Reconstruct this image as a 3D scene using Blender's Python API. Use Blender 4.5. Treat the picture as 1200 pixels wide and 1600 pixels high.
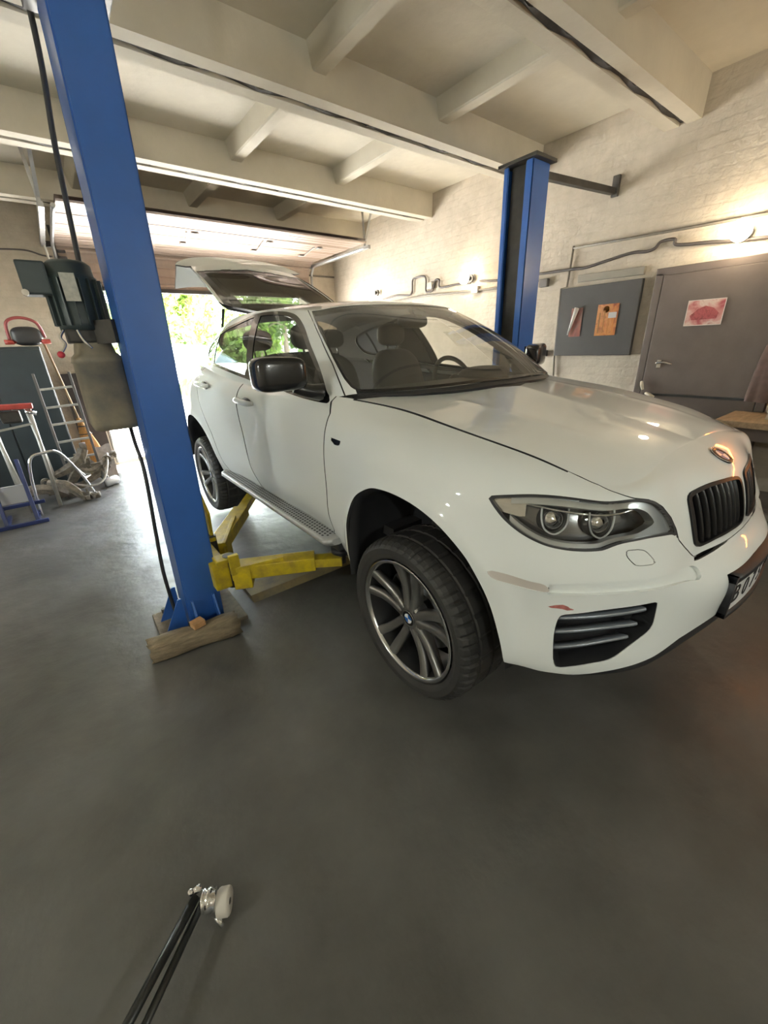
import bpy, bmesh, math, random
import numpy as np
from mathutils import Vector, Matrix

for _o in list(bpy.data.objects):
    bpy.data.objects.remove(_o, do_unlink=True)
scene = bpy.context.scene
COL = scene.collection
random.seed(7)
RNG = np.random.default_rng(7)
PI = math.pi
LIFT = .145                                   # the car body hangs this far above its normal ride height

# ------------------------------------------------------------------ camera
CAM = np.array([-1.8637, -1.0932, 1.3686 + LIFT])
YAW, PITCH, ROLL, FPX = .64984, .39693, .04049, 621.67
_f = np.array([math.sin(YAW)*math.cos(PITCH), math.cos(YAW)*math.cos(PITCH), -math.sin(PITCH)])
_r = np.array([math.cos(YAW), -math.sin(YAW), 0.])
_d = np.cross(_f, _r)
_r2 = math.cos(ROLL)*_r + math.sin(ROLL)*_d
_d2 = -math.sin(ROLL)*_r + math.cos(ROLL)*_d
cd = bpy.data.cameras.new('camera')
cam = bpy.data.objects.new('camera', cd); COL.objects.link(cam)
cd.sensor_fit = 'VERTICAL'; cd.sensor_height = 36.; cd.lens = FPX/1600*36
cd.clip_start = .02; cd.clip_end = 400
cam.matrix_world = Matrix(((_r2[0], -_d2[0], -_f[0], CAM[0]), (_r2[1], -_d2[1], -_f[1], CAM[1]),
                           (_r2[2], -_d2[2], -_f[2], CAM[2]), (0, 0, 0, 1)))
scene.camera = cam

# ------------------------------------------------------------------ world, sun, exposure
scene.view_settings.view_transform = 'Standard'
scene.view_settings.look = 'None'
scene.view_settings.gamma = 1.0
scene.view_settings.use_curve_mapping = False
scene.view_settings.exposure = .65
scene.cycles.use_denoising = True
scene.cycles.max_bounces = 10
scene.cycles.diffuse_bounces = 5
scene.cycles.glossy_bounces = 5
scene.cycles.transmission_bounces = 6
scene.cycles.transparent_max_bounces = 12
scene.cycles.sample_clamp_indirect = 6.0
world = bpy.data.worlds.new('sky_world'); scene.world = world
world.use_nodes = True
_wt = world.node_tree; _wt.nodes.clear()
_sky = _wt.nodes.new('ShaderNodeTexSky')
_sky.sky_type = 'NISHITA'; _sky.sun_disc = False
_sky.sun_elevation = math.radians(48); _sky.sun_rotation = math.radians(200)
_sky.air_density = 1.2; _sky.dust_density = 2.0
_bg = _wt.nodes.new('ShaderNodeBackground'); _bg.inputs[1].default_value = 5.5
_wo = _wt.nodes.new('ShaderNodeOutputWorld')
_hs = _wt.nodes.new('ShaderNodeHueSaturation'); _hs.inputs['Saturation'].default_value = .35
_wt.links.new(_sky.outputs[0], _hs.inputs['Color']); _wt.links.new(_hs.outputs[0], _bg.inputs[0]); _wt.links.new(_bg.outputs[0], _wo.inputs[0])

sd = bpy.data.lights.new('sun', 'SUN'); sd.energy = 75.; sd.angle = math.radians(.6); sd.color = (1., .95, .86)
sun = bpy.data.objects.new('sun', sd); COL.objects.link(sun)
sun.rotation_euler = Vector((-.45, -.30, -1.)).to_track_quat('-Z', 'Y').to_euler()

# ------------------------------------------------------------------ materials
def mat(name, col, rough=.5, metal=0., var=0., vscale=6., bump=0., bscale=40., coat=0., spec=.5, col2=None,
        emit=None, estr=0., stretch=None, detail=6., wave=None):
    """procedural material: base colour with noise variation and bump"""
    m = bpy.data.materials.new(name); m.use_nodes = True
    nt = m.node_tree; b = nt.nodes['Principled BSDF']
    b.inputs['Base Color'].default_value = (*col, 1); b.inputs['Roughness'].default_value = rough
    b.inputs['Metallic'].default_value = metal; b.inputs['Specular IOR Level'].default_value = spec
    if coat:
        b.inputs['Coat Weight'].default_value = coat; b.inputs['Coat Roughness'].default_value = .03
    if emit:
        b.inputs['Emission Color'].default_value = (*emit, 1); b.inputs['Emission Strength'].default_value = estr
    if var or bump:
        tc = nt.nodes.new('ShaderNodeTexCoord'); mp = nt.nodes.new('ShaderNodeMapping')
        nt.links.new(tc.outputs['Object'], mp.inputs[0])
        if stretch: mp.inputs['Scale'].default_value = stretch
    if var:
        n = nt.nodes.new('ShaderNodeTexNoise'); n.inputs['Scale'].default_value = vscale
        n.inputs['Detail'].default_value = detail; n.inputs['Roughness'].default_value = .62
        nt.links.new(mp.outputs[0], n.inputs['Vector'])
        r = nt.nodes.new('ShaderNodeValToRGB')
        c2 = col2 if col2 else tuple(max(0, c*(1-var)) for c in col)
        r.color_ramp.elements[0].position = .32; r.color_ramp.elements[1].position = .68
        r.color_ramp.elements[0].color = (*c2, 1); r.color_ramp.elements[1].color = (*col, 1)
        nt.links.new(n.outputs['Fac'], r.inputs[0]); nt.links.new(r.outputs[0], b.inputs['Base Color'])
    if bump:
        n2 = nt.nodes.new('ShaderNodeTexNoise'); n2.inputs['Scale'].default_value = bscale; n2.inputs['Detail'].default_value = 8
        nt.links.new(mp.outputs[0], n2.inputs['Vector'])
        bm = nt.nodes.new('ShaderNodeBump'); bm.inputs['Strength'].default_value = bump; bm.inputs['Distance'].default_value = .02
        nt.links.new(n2.outputs['Fac'], bm.inputs['Height']); nt.links.new(bm.outputs[0], b.inputs['Normal'])
    return m

def glass_mat(name, tint, ior=1.5, rough=0., pale_mix=0.):
    """thin sheet of glass: tinted see-through plus a Fresnel reflection"""
    m = bpy.data.materials.new(name); m.use_nodes = True; nt = m.node_tree; nt.nodes.clear()
    o = nt.nodes.new('ShaderNodeOutputMaterial'); mx = nt.nodes.new('ShaderNodeMixShader')
    t = nt.nodes.new('ShaderNodeBsdfTransparent'); t.inputs[0].default_value = (*tint, 1)
    g = nt.nodes.new('ShaderNodeBsdfGlossy'); g.inputs['Roughness'].default_value = rough
    f = nt.nodes.new('ShaderNodeFresnel'); f.inputs[0].default_value = ior
    nt.links.new(f.outputs[0], mx.inputs[0]); nt.links.new(t.outputs[0], mx.inputs[1]); nt.links.new(g.outputs[0], mx.inputs[2])
    if pale_mix:                                   # pale diffuse layer mixed evenly over the sheet
        d = nt.nodes.new('ShaderNodeBsdfDiffuse'); d.inputs[0].default_value = (.42, .40, .34, 1)
        m2 = nt.nodes.new('ShaderNodeMixShader'); m2.inputs[0].default_value = pale_mix
        nt.links.new(mx.outputs[0], m2.inputs[1]); nt.links.new(d.outputs[0], m2.inputs[2]); nt.links.new(m2.outputs[0], o.inputs[0])
    else:
        nt.links.new(mx.outputs[0], o.inputs[0])
    return m

def emit_mat(name, col, s):
    m = bpy.data.materials.new(name); m.use_nodes = True; nt = m.node_tree; nt.nodes.clear()
    o = nt.nodes.new('ShaderNodeOutputMaterial'); e = nt.nodes.new('ShaderNodeEmission')
    e.inputs[0].default_value = (*col, 1); e.inputs[1].default_value = s
    nt.links.new(e.outputs[0], o.inputs[0]); return m

# ------------------------------------------------------------------ objects
ORG = {}                                       # world position of every parent (no parent is rotated)
def tag(o, label=None, cat=None, group=None, kind=None):
    if label: o['label'] = label
    if cat: o['category'] = cat
    if group: o['group'] = group
    if kind: o['kind'] = kind
    return o

def thing(name, loc, label=None, cat=None, group=None, parent=None, kind=None):
    o = bpy.data.objects.new(name, None); COL.objects.link(o); o.empty_display_size = .1
    loc = np.array(loc, float)
    if parent is not None:
        o.parent = parent; o.location = Vector(loc - ORG[parent])
    else:
        o.location = Vector(loc)
    ORG[o] = loc
    return tag(o, label, cat, group, kind)

def link_mesh(name, me, m, parent=None, smooth=None):
    o = bpy.data.objects.new(name, me); COL.objects.link(o)
    if m is not None and not me.materials: me.materials.append(m)
    if parent is not None:
        o.parent = parent
    ORG[o] = ORG[parent].copy() if parent is not None else np.zeros(3)
    return o

class MB:
    """collects shapes given in world coordinates, builds ONE mesh object"""
    def __init__(s): s.bm = bmesh.new()
    def _add(s, verts, faces, sm=False):
        vs = [s.bm.verts.new(tuple(map(float, v))) for v in verts]
        out = []
        for f in faces:
            try:
                fc = s.bm.faces.new([vs[i] for i in f]); fc.smooth = sm; out.append(fc)
            except ValueError: pass
        return vs, out
    def box(s, c, size, rot=None, bev=0., taper=None):
        c = Vector(c); h = [x/2 for x in size]
        vs = []
        for z in (-1, 1):
            for y in (-1, 1):
                for x in (-1, 1):
                    t = taper if (taper and z > 0) else (1, 1)
                    v = Vector((x*h[0]*t[0], y*h[1]*t[1], z*h[2]))
                    if rot is not None: v = rot @ v
                    vs.append(v + c)
        v, f = s._add(vs, [(0, 2, 3, 1), (4, 5, 7, 6), (0, 1, 5, 4), (2, 6, 7, 3), (0, 4, 6, 2), (1, 3, 7, 5)])
        if bev:
            ed = {e for fc in f for e in fc.edges}
            bmesh.ops.bevel(s.bm, geom=list(ed), offset=bev, segments=2, affect='EDGES', profile=.6, clamp_overlap=True)
        return s
    def bar(s, a, b, w, h, up=(0, 0, 1), bev=0.):
        """box beam from a to b"""
        a, b = Vector(a), Vector(b); d = b-a; L = d.length; d.normalize()
        up = Vector(up); x = d.cross(up)
        if x.length < 1e-4: x = d.cross(Vector((1, 0, 0)))
        x.normalize(); u = x.cross(d)
        R = Matrix((x, d, u)).transposed()
        return s.box((a+b)/2, (w, L, h), R, bev)
    def cyl(s, a, b, r, n=16, r2=None, caps=True, sm=True):
        a, b = Vector(a), Vector(b); d = (b-a).normalized()
        x = d.orthogonal().normalized(); y = d.cross(x); r2 = r if r2 is None else r2
        vs = [a + (x*math.cos(2*PI*i/n)+y*math.sin(2*PI*i/n))*r for i in range(n)] + \
             [b + (x*math.cos(2*PI*i/n)+y*math.sin(2*PI*i/n))*r2 for i in range(n)]
        v, _ = s._add(vs, [(i, (i+1) % n, n+(i+1) % n, n+i) for i in range(n)], sm)
        if caps:
            for r_ in (list(range(n))[::-1], list(range(n, 2*n))):
                try: s.bm.faces.new([v[i] for i in r_])
                except ValueError: pass
        return s
    def tube(s, pts, r, n=8, spline=True, sub=6, closed=False):
        P = np.array(pts, float)
        if spline and len(P) > 2: P = catmull(P, sub, closed)
        rr = np.full(len(P), r) if np.isscalar(r) else np.interp(np.linspace(0, 1, len(P)), np.linspace(0, 1, len(r)), r)
        T = np.gradient(P, axis=0)
        if closed: T = np.roll(P, -1, 0)-np.roll(P, 1, 0)
        T /= np.linalg.norm(T, axis=1)[:, None]+1e-12
        x = Vector(T[0]).orthogonal().normalized(); rings = []
        for k in range(len(P)):
            t = Vector(T[k]); x = (x - t*x.dot(t)).normalized(); y = t.cross(x)
            rings.append([Vector(P[k])+(x*math.cos(2*PI*i/n)+y*math.sin(2*PI*i/n))*float(rr[k]) for i in range(n)])
        vs = [v for r_ in rings for v in r_]; m = len(P)
        fs = [(k*n+i, k*n+(i+1) % n, ((k+1) % m)*n+(i+1) % n, ((k+1) % m)*n+i) for k in range(m if closed else m-1) for i in range(n)]
        v, _ = s._add(vs, fs, True)
        if not closed:
            for r_ in (list(range(n))[::-1], list(range((m-1)*n, m*n))):
                try: s.bm.faces.new([v[i] for i in r_])
                except ValueError: pass
        return s
    def lathe(s, c, axis, prof, n=32, sm=True, ang=2*PI):
        """prof: (distance along axis, radius)"""
        c = Vector(c); a = Vector(axis).normalized(); x = a.orthogonal().normalized(); y = a.cross(x)
        vs = []
        for h, r in prof:
            for i in range(n):
                t = 2*PI*i/n; vs.append(c+a*h+(x*math.cos(t)+y*math.sin(t))*max(r, 1e-5))
        m = len(prof)
        s._add(vs, [(k*n+i, k*n+(i+1) % n, (k+1)*n+(i+1) % n, (k+1)*n+i) for k in range(m-1) for i in range(n)], sm)
        return s
    def ball(s, c, r, n=16, m=10):
        r = (r, r, r) if np.isscalar(r) else r
        c = Vector(c); vs = []
        for j in range(m+1):
            p = PI*j/m
            for i in range(n):
                t = 2*PI*i/n
                vs.append(c+Vector((r[0]*math.sin(p)*math.cos(t), r[1]*math.sin(p)*math.sin(t), r[2]*math.cos(p))))
        s._add(vs, [(j*n+i, (j+1)*n+i, (j+1)*n+(i+1) % n, j*n+(i+1) % n) for j in range(m) for i in range(n)], True)
        return s
    def prism(s, poly, axis, depth, at=(0, 0, 0), bev=0.):
        """poly: 2D points in the plane normal to axis ('x': y,z  'y': x,z  'z': x,y), extruded by depth"""
        at = Vector(at)
        def P(p, d):
            return at + (Vector((d, p[0], p[1])) if axis == 'x' else Vector((p[0], d, p[1])) if axis == 'y' else Vector((p[0], p[1], d)))
        n = len(poly); vs = [P(p, 0) for p in poly]+[P(p, depth) for p in poly]
        v, f = s._add(vs, [list(range(n))[::-1], list(range(n, 2*n))]+[(i, (i+1) % n, n+(i+1) % n, n+i) for i in range(n)])
        if bev:
            ed = {e for fc in f for e in fc.edges}
            bmesh.ops.bevel(s.bm, geom=list(ed), offset=bev, segments=2, affect='EDGES', clamp_overlap=True)
        return s
    def grid(s, P, closed=False):
        P = np.asarray(P); n, m = P.shape[:2]
        s._add(P.reshape(-1, 3), [(i*m+j, (i+1)*m+j, (i+1)*m+j+1, i*m+j+1) for i in range(n-1) for j in range(m-1)], True)
        return s
    def build(s, name, m, parent=None, smooth=False):
        bmesh.ops.remove_doubles(s.bm, verts=s.bm.verts, dist=1e-6)
        bmesh.ops.recalc_face_normals(s.bm, faces=s.bm.faces)
        me = bpy.data.meshes.new(name)
        if parent is not None:
            bmesh.ops.translate(s.bm, verts=s.bm.verts, vec=-Vector(ORG[parent]))
        if smooth:
            for f in s.bm.faces: f.smooth = True
        s.bm.to_mesh(me); s.bm.free()
        return link_mesh(name, me, m, parent)

def solo(name, mb, m, base, label, cat, group=None):
    """a thing that is a single mesh, origin at its base"""
    o = mb.build(name, m)
    b = Vector(base); o.data.transform(Matrix.Translation(-b)); o.location = b; ORG[o] = np.array(b)
    return tag(o, label, cat, group)

def struct(name, mb, m, parent=None):
    o = mb.build(name, m, parent)
    if parent is None: o['kind'] = 'structure'
    return o

def catmull(P, sub=6, closed=False):
    P = np.asarray(P, float); n = len(P); out = []
    rng = range(n) if closed else range(n-1)
    for i in rng:
        if closed: p0, p1, p2, p3 = P[(i-1) % n], P[i], P[(i+1) % n], P[(i+2) % n]
        else: p0, p1, p2, p3 = P[max(i-1, 0)], P[i], P[i+1], P[min(i+2, n-1)]
        for t in np.linspace(0, 1, sub, endpoint=False):
            out.append(.5*((2*p1)+(-p0+p2)*t+(2*p0-5*p1+4*p2-p3)*t*t+(-p0+3*p1-3*p2+p3)*t**3))
    if not closed: out.append(P[-1])
    return np.array(out)

def copy_tree(o, parent=None, loc=None):
    c = o.copy(); COL.objects.link(c); c.parent = parent
    if loc is not None: c.location = loc
    for ch in o.children:
        copy_tree(ch, c)
    return c

def text(name, body, size, m, parent, mtx, ext=.001, align='CENTER'):
    cu = bpy.data.curves.new(name, 'FONT'); cu.body = body; cu.size = size; cu.extrude = ext
    cu.align_x = align; cu.align_y = 'CENTER'; cu.materials.append(m)
    o = bpy.data.objects.new(name, cu); COL.objects.link(o)
    me = bpy.data.meshes.new_from_object(o.evaluated_get(bpy.context.evaluated_depsgraph_get()))
    bpy.data.objects.remove(o); me.name = name
    M = mtx.copy(); M.translation = M.translation - Vector(ORG[parent])
    me.transform(M)
    if not me.materials: me.materials.append(m)
    return link_mesh(name, me, m, parent)

def obj_axes(o, right, up):
    r = Vector(right).normalized(); u = Vector(up).normalized(); n = r.cross(u)
    M = Matrix((r, u, n)).transposed().to_4x4(); M.translation = Vector(o); return M
# ================================================================== room
XR, YB, XL, YF = 2.6, 6.0, -4.4, -3.6            # right wall, rear wall (garage door), left wall, wall behind the camera
ZC = 3.30                                        # ceiling slab

def brick_wall_mat(name, c1, c2, mortar=.012):
    m = bpy.data.materials.new(name); m.use_nodes = True; nt = m.node_tree; b = nt.nodes['Principled BSDF']
    b.inputs['Roughness'].default_value = .75
    tc = nt.nodes.new('ShaderNodeTexCoord'); sp = nt.nodes.new('ShaderNodeSeparateXYZ'); cb = nt.nodes.new('ShaderNodeCombineXYZ')
    ad = nt.nodes.new('ShaderNodeMath')
    nt.links.new(tc.outputs['Object'], sp.inputs[0])
    nt.links.new(sp.outputs[0], ad.inputs[0]); nt.links.new(sp.outputs[1], ad.inputs[1])
    nt.links.new(ad.outputs[0], cb.inputs[0]); nt.links.new(sp.outputs[2], cb.inputs[1])
    br = nt.nodes.new('ShaderNodeTexBrick'); br.inputs['Scale'].default_value = 1.
    br.inputs['Brick Width'].default_value = .26; br.inputs['Row Height'].default_value = .077
    br.inputs['Mortar Size'].default_value = mortar; br.inputs['Mortar Smooth'].default_value = .7
    br.inputs['Color1'].default_value = (1, 1, 1, 1); br.inputs['Color2'].default_value = (.85, .85, .85, 1); br.inputs['Mortar'].default_value = (.55, .55, .55, 1)
    wob = nt.nodes.new('ShaderNodeTexNoise'); wob.inputs['Scale'].default_value = 7
    wv = nt.nodes.new('ShaderNodeVectorMath'); wv.operation = 'MULTIPLY_ADD'; wv.inputs[1].default_value = (.03, .03, .03)
    nt.links.new(tc.outputs['Object'], wob.inputs['Vector']); nt.links.new(wob.outputs['Color'], wv.inputs[0]); nt.links.new(cb.outputs[0], wv.inputs[2])
    nt.links.new(wv.outputs[0], br.inputs['Vector'])
    n = nt.nodes.new('ShaderNodeTexNoise'); n.inputs['Scale'].default_value = 2.2; n.inputs['Detail'].default_value = 10; n.inputs['Roughness'].default_value = .7
    nt.links.new(tc.outputs['Object'], n.inputs['Vector'])
    r = nt.nodes.new('ShaderNodeValToRGB'); r.color_ramp.elements[0].position = .35; r.color_ramp.elements[1].position = .62
    r.color_ramp.elements[0].color = (*c2, 1); r.color_ramp.elements[1].color = (*c1, 1)
    nt.links.new(n.outputs['Fac'], r.inputs[0])
    mx = nt.nodes.new('ShaderNodeMix'); mx.data_type = 'RGBA'; mx.blend_type = 'MULTIPLY'; mx.inputs[0].default_value = .06
    nt.links.new(r.outputs[0], mx.inputs[6]); nt.links.new(br.outputs['Color'], mx.inputs[7]); nt.links.new(mx.outputs[2], b.inputs['Base Color'])
    n2 = nt.nodes.new('ShaderNodeTexNoise'); n2.inputs['Scale'].default_value = 22; n2.inputs['Detail'].default_value = 9
    nt.links.new(tc.outputs['Object'], n2.inputs['Vector'])
    a2 = nt.nodes.new('ShaderNodeMath'); a2.operation = 'MULTIPLY_ADD'; a2.inputs[1].default_value = 3.2
    nt.links.new(n2.outputs['Fac'], a2.inputs[0]); nt.links.new(br.outputs['Color'], a2.inputs[2])
    bm = nt.nodes.new('ShaderNodeBump'); bm.inputs['Strength'].default_value = .3; bm.inputs['Distance'].default_value = .012
    nt.links.new(a2.outputs[0], bm.inputs['Height']); nt.links.new(bm.outputs[0], b.inputs['Normal'])
    return m

def floor_mat():
    m = mat('oily_concrete', (.115, .111, .10), .5, var=.35, vscale=1.6, bump=.25, bscale=9., col2=(.060, .058, .052), detail=9)
    nt = m.node_tree; b = nt.nodes['Principled BSDF']
    tc = nt.nodes.new('ShaderNodeTexCoord')
    n = nt.nodes.new('ShaderNodeTexNoise'); n.inputs['Scale'].default_value = 3.1; n.inputs['Detail'].default_value = 8
    nt.links.new(tc.outputs['Object'], n.inputs['Vector'])
    r = nt.nodes.new('ShaderNodeMapRange'); r.inputs[1].default_value = .3; r.inputs[2].default_value = .7; r.inputs[3].default_value = .30; r.inputs[4].default_value = .52
    nt.links.new(n.outputs['Fac'], r.inputs[0]); nt.links.new(r.outputs[0], b.inputs['Roughness'])
    return m

M_WALL = brick_wall_mat('whitewashed_brick', (.52, .455, .36), (.40, .345, .27))
M_CEIL = mat('whitewashed_concrete', (.60, .55, .44), .8, var=.16, vscale=1.7, bump=.18, bscale=14, detail=9)
M_FLOOR = floor_mat()
M_DARKGAP = mat('dark_joint', (.06, .055, .05), .9, var=.3, vscale=20)
M_PAVE = mat('sunlit_concrete', (.72, .70, .66), .85, var=.12, vscale=.8, bump=.1)

struct('floor', MB().box((( XL+XR)/2, (YF+YB)/2, -.1), (XR-XL, YB-YF, .2)), M_FLOOR)
ceil = struct('ceiling', MB().box(((XL+XR)/2, (YF+YB)/2, ZC+.1), (XR-XL+.6, YB-YF+.6, .2)), M_CEIL)

# the ceiling slabs: pairs of edge ribs with a dark strip in the gap between them, low cross ribs in each bay
def rib(y0, y1, z):
    mb = MB()
    for x in np.linspace(XL, XR, 2)[:1]:
        mb.prism([(y0, ZC), (y0+.006, z), (y1-.006, z), (y1, ZC)], 'x', XR-XL, (XL, 0, 0))
    return mb
RIBS = [-3.35, -1.95, -.66, .64, 2.02, 3.6, 5.15]
for yj in RIBS:
    rib(yj-.135, yj-.020, 3.04).build('rib', M_CEIL, ceil)
    rib(yj+.020, yj+.135, 3.04).build('rib', M_CEIL, ceil)
    jt = MB(); xs = np.linspace(XL, XR, 60)
    P = [[(x, yj-.021, 3.052+.012*math.sin(x*37)+.008*math.sin(x*91)), (x, yj+.021, 3.052+.012*math.sin(x*41+1))] for x in xs]
    jt.grid(P).build('joint', M_DARKGAP, ceil)
for a, b in zip(RIBS[:-1], RIBS[1:]):
    for x in (-3.5, -2.32, -1.15, .02, 1.17):
        MB().prism([(x-.085, ZC), (x-.055, 3.175), (x-.045, 3.165), (x+.045, 3.165), (x+.055, 3.175), (x+.085, ZC)], 'y', b-a-.26, (0, a+.13, 0)).build('cross_rib', M_CEIL, ceil)

struct('wall_right', MB().box((XR+.15, (YF+YB)/2, ZC/2), (.3, YB-YF+.6, ZC)), M_WALL)
# left wall with a window of small panes (its daylight shows in the car's doors)
WY0, WY1, WZ0, WZ1 = 3.6, 5.2, 1.15, 2.35
wl = MB()
wl.box((XL-.15, (YF+WY0)/2, ZC/2), (.3, WY0-YF, ZC)); wl.box((XL-.15, (WY1+YB)/2, ZC/2), (.3, YB-WY1, ZC))
wl.box((XL-.15, (WY0+WY1)/2, WZ0/2), (.3, WY1-WY0, WZ0)); wl.box((XL-.15, (WY0+WY1)/2, (WZ1+ZC)/2), (.3, WY1-WY0, ZC-WZ1))
struct('wall_left', wl, M_WALL)
M_FRAMEW = mat('old_white_paint', (.6, .6, .57), .5, var=.2)
win = thing('window_1', (XL-.15, (WY0+WY1)/2, WZ0), kind='structure')
fr = MB()
for y in np.linspace(WY0, WY1, 5): fr.box((XL-.15, y, (WZ0+WZ1)/2), (.06, .05, WZ1-WZ0))
for z in np.linspace(WZ0, WZ1, 5): fr.box((XL-.15, (WY0+WY1)/2, z), (.055, WY1-WY0, .05))
fr.build('window_frame', M_FRAMEW, win)
M_PANE = glass_mat('window_glass', (.93, .96, .95))
for i in range(4):
    for j in range(4):
        y0 = WY0+(WY1-WY0)*i/4; z0 = WZ0+(WZ1-WZ0)*j/4
        MB().box((XL-.15, y0+.2, z0+.15), (.006, .36, .26)).build('pane', M_PANE, win)
struct('wall_front', MB().box(((XL+XR)/2, YF-.15, ZC/2), (XR-XL+.6, .3, ZC)), M_WALL)

# rear wall with the garage opening
OX0, OX1, OZ = -1.46, 2.0, 2.78
wr = MB()
wr.box(((XL+OX0)/2, YB+.15, ZC/2), (OX0-XL, .3, ZC)); wr.box(((OX1+XR)/2, YB+.15, ZC/2), (XR-OX1, .3, ZC))
wr.box(((OX0+OX1)/2, YB+.15, (OZ+ZC)/2), (OX1-OX0, .3, ZC-OZ))
struct('wall_rear', wr, M_WALL)

# sectional garage door, mostly rolled up under the ceiling
M_DOORP = mat('ribbed_door_sheet', (.27, .20, .155), .42, metal=.1, var=.1, vscale=3, stretch=(6, .6, .6))
M_STEEL = mat('galvanised_steel', (.45, .45, .44), .38, metal=.85, var=.2, vscale=14)
M_DKSTEEL = mat('dark_steel', (.06, .06, .06), .45, metal=.5, var=.3, vscale=10)
gd = thing('door_2', ((OX0+OX1)/2, YB-.08, 2.34), kind='structure')
def door_panel(prof):
    """one section: ribbed sheet following the (y,z) path prof"""
    P = np.array(prof, float); T = np.gradient(P, axis=0); N = np.stack([T[:, 1], -T[:, 0]], 1); N /= np.linalg.norm(N, axis=1)[:, None]
    s = np.concatenate([[0], np.cumsum(np.linalg.norm(np.diff(P, axis=0), axis=1))])
    q = np.linspace(0, s[-1], 48); Q = np.stack([np.interp(q, s, P[:, i]) for i in (0, 1)], 1); NN = np.stack([np.interp(q, s, N[:, i]) for i in (0, 1)], 1)
    ph = (q/s[-1]*4) % 1.
    dep = np.where((q < .012) | (q > s[-1]-.012), .014, 0) + np.where((ph > .42) & (ph < .58), .007, 0.)
    A = Q + NN*dep[:, None]; Bk = Q + NN*.045
    G = [[(x, y, z) for x in (OX0+.02, OX1+.05)] for y, z in A]
    H = [[(x, y, z) for x in (OX0+.02, OX1+.05)] for y, z in Bk]
    mb = MB(); mb.grid(G); mb.grid(H)
    return mb
path = [(YB-.06, 2.34+.03), (YB-.06, 2.60)] + [(YB-.06-.26*(1-math.cos(t)), 2.60+.24*math.sin(t)) for t in np.linspace(.15, PI/2, 9)] + [(4.2, 2.84)]
path = np.array(path); ps = np.concatenate([[0], np.cumsum(np.linalg.norm(np.diff(path, axis=0), axis=1))])
nsec = 5; secs = np.linspace(0, ps[-1], nsec+1)
for i in range(nsec):
    q = np.linspace(secs[i]+.003, secs[i+1]-.003, 16)
    door_panel(np.stack([np.interp(q, ps, path[:, 0]), np.interp(q, ps, path[:, 1])], 1)).build('panel', M_DOORP, gd)
MB().box(((OX0+OX1)/2+.02, YB-.045, 2.345), (OX1-OX0-.02, .05, .05)).build('bottom_seal', mat('rubber_seal', (.05, .045, .04), .7), gd)
for xx in (-.1, .85, 1.6):
    mb = MB()
    for yy in (4.75, 5.3): mb.box((xx, yy, 2.825), (.09, .07, .012), bev=.003)
    mb.bar((xx-.1, 4.72, 2.826), (xx+.04, 5.3, 2.826), .018, .01)
    mb.build('hinge', M_STEEL, gd)
for xx in (OX0-.01, OX1+.09):
    MB().tube([(xx, 4.2, 2.80), (xx, 5.5, 2.80)] + [(xx, YB-.08-.2*(1-math.sin(t))-.0, 2.58+.22*math.cos(t)) for t in (.35, .8, 1.2)] + [(xx, YB-.08, 2.4), (xx, YB-.08, .05)], .02, 6, sub=4).build('track', M_STEEL, gd)
# track hangers
for xx, y0 in ((OX1+.1, 4.32), (OX0-.1, 4.32)):
    mb = MB()
    mb.bar((xx, y0, 2.82), (xx-.02, y0, ZC), .03, .006, up=(0, 1, 0)); mb.bar((xx, y0+.02, 2.82), (xx+.05, y0-.16, ZC), .03, .006, up=(0, 1, 0))
    for k in range(5): mb.box((xx, y0+.1+.33*k, 2.80), (.05, .06, .05), bev=.006)
    mb.bar((xx, y0-.1, 2.80), (xx, y0+1.65, 2.80), .045, .045)
    mb.build('track_hanger', M_STEEL, gd)
# dark lintel line and jagged broken render on the left jamb
struct('trim_1', MB().box(((OX0+OX1)/2, YB-.02, OZ+.03), (OX1-OX0+.2, .06, .06)), M_DARKGAP)
# ================================================================== the car: body surface
# (car frame: x = half width, y = rearwards from the front axle, z = up from the normal ground line)
def nat_spline(t, Y, tq):
    # natural cubic spline through (t_i, Y_i) evaluated at tq ; Y (n,...) 
    t=np.asarray(t,float);Y=np.asarray(Y,float);n=len(t);h=np.diff(t)
    A=np.zeros((n,n));B=np.zeros_like(Y)
    A[0,0]=A[-1,-1]=1
    for i in range(1,n-1):
        A[i,i-1]=h[i-1];A[i,i]=2*(h[i-1]+h[i]);A[i,i+1]=h[i]
        B[i]=6*((Y[i+1]-Y[i])/h[i]-(Y[i]-Y[i-1])/h[i-1])
    M=np.linalg.solve(A,B.reshape(n,-1)).reshape(Y.shape)
    i=np.clip(np.searchsorted(t,tq)-1,0,n-2)
    sh=(-1,)+(1,)*(Y.ndim-1)
    d=(tq-t[i]).reshape(sh);H=h[i].reshape(sh)
    return Y[i]+d*((Y[i+1]-Y[i])/H-H*(2*M[i]+M[i+1])/6)+d*d*M[i]/2+d**3*(M[i+1]-M[i])/(6*H)
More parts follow.
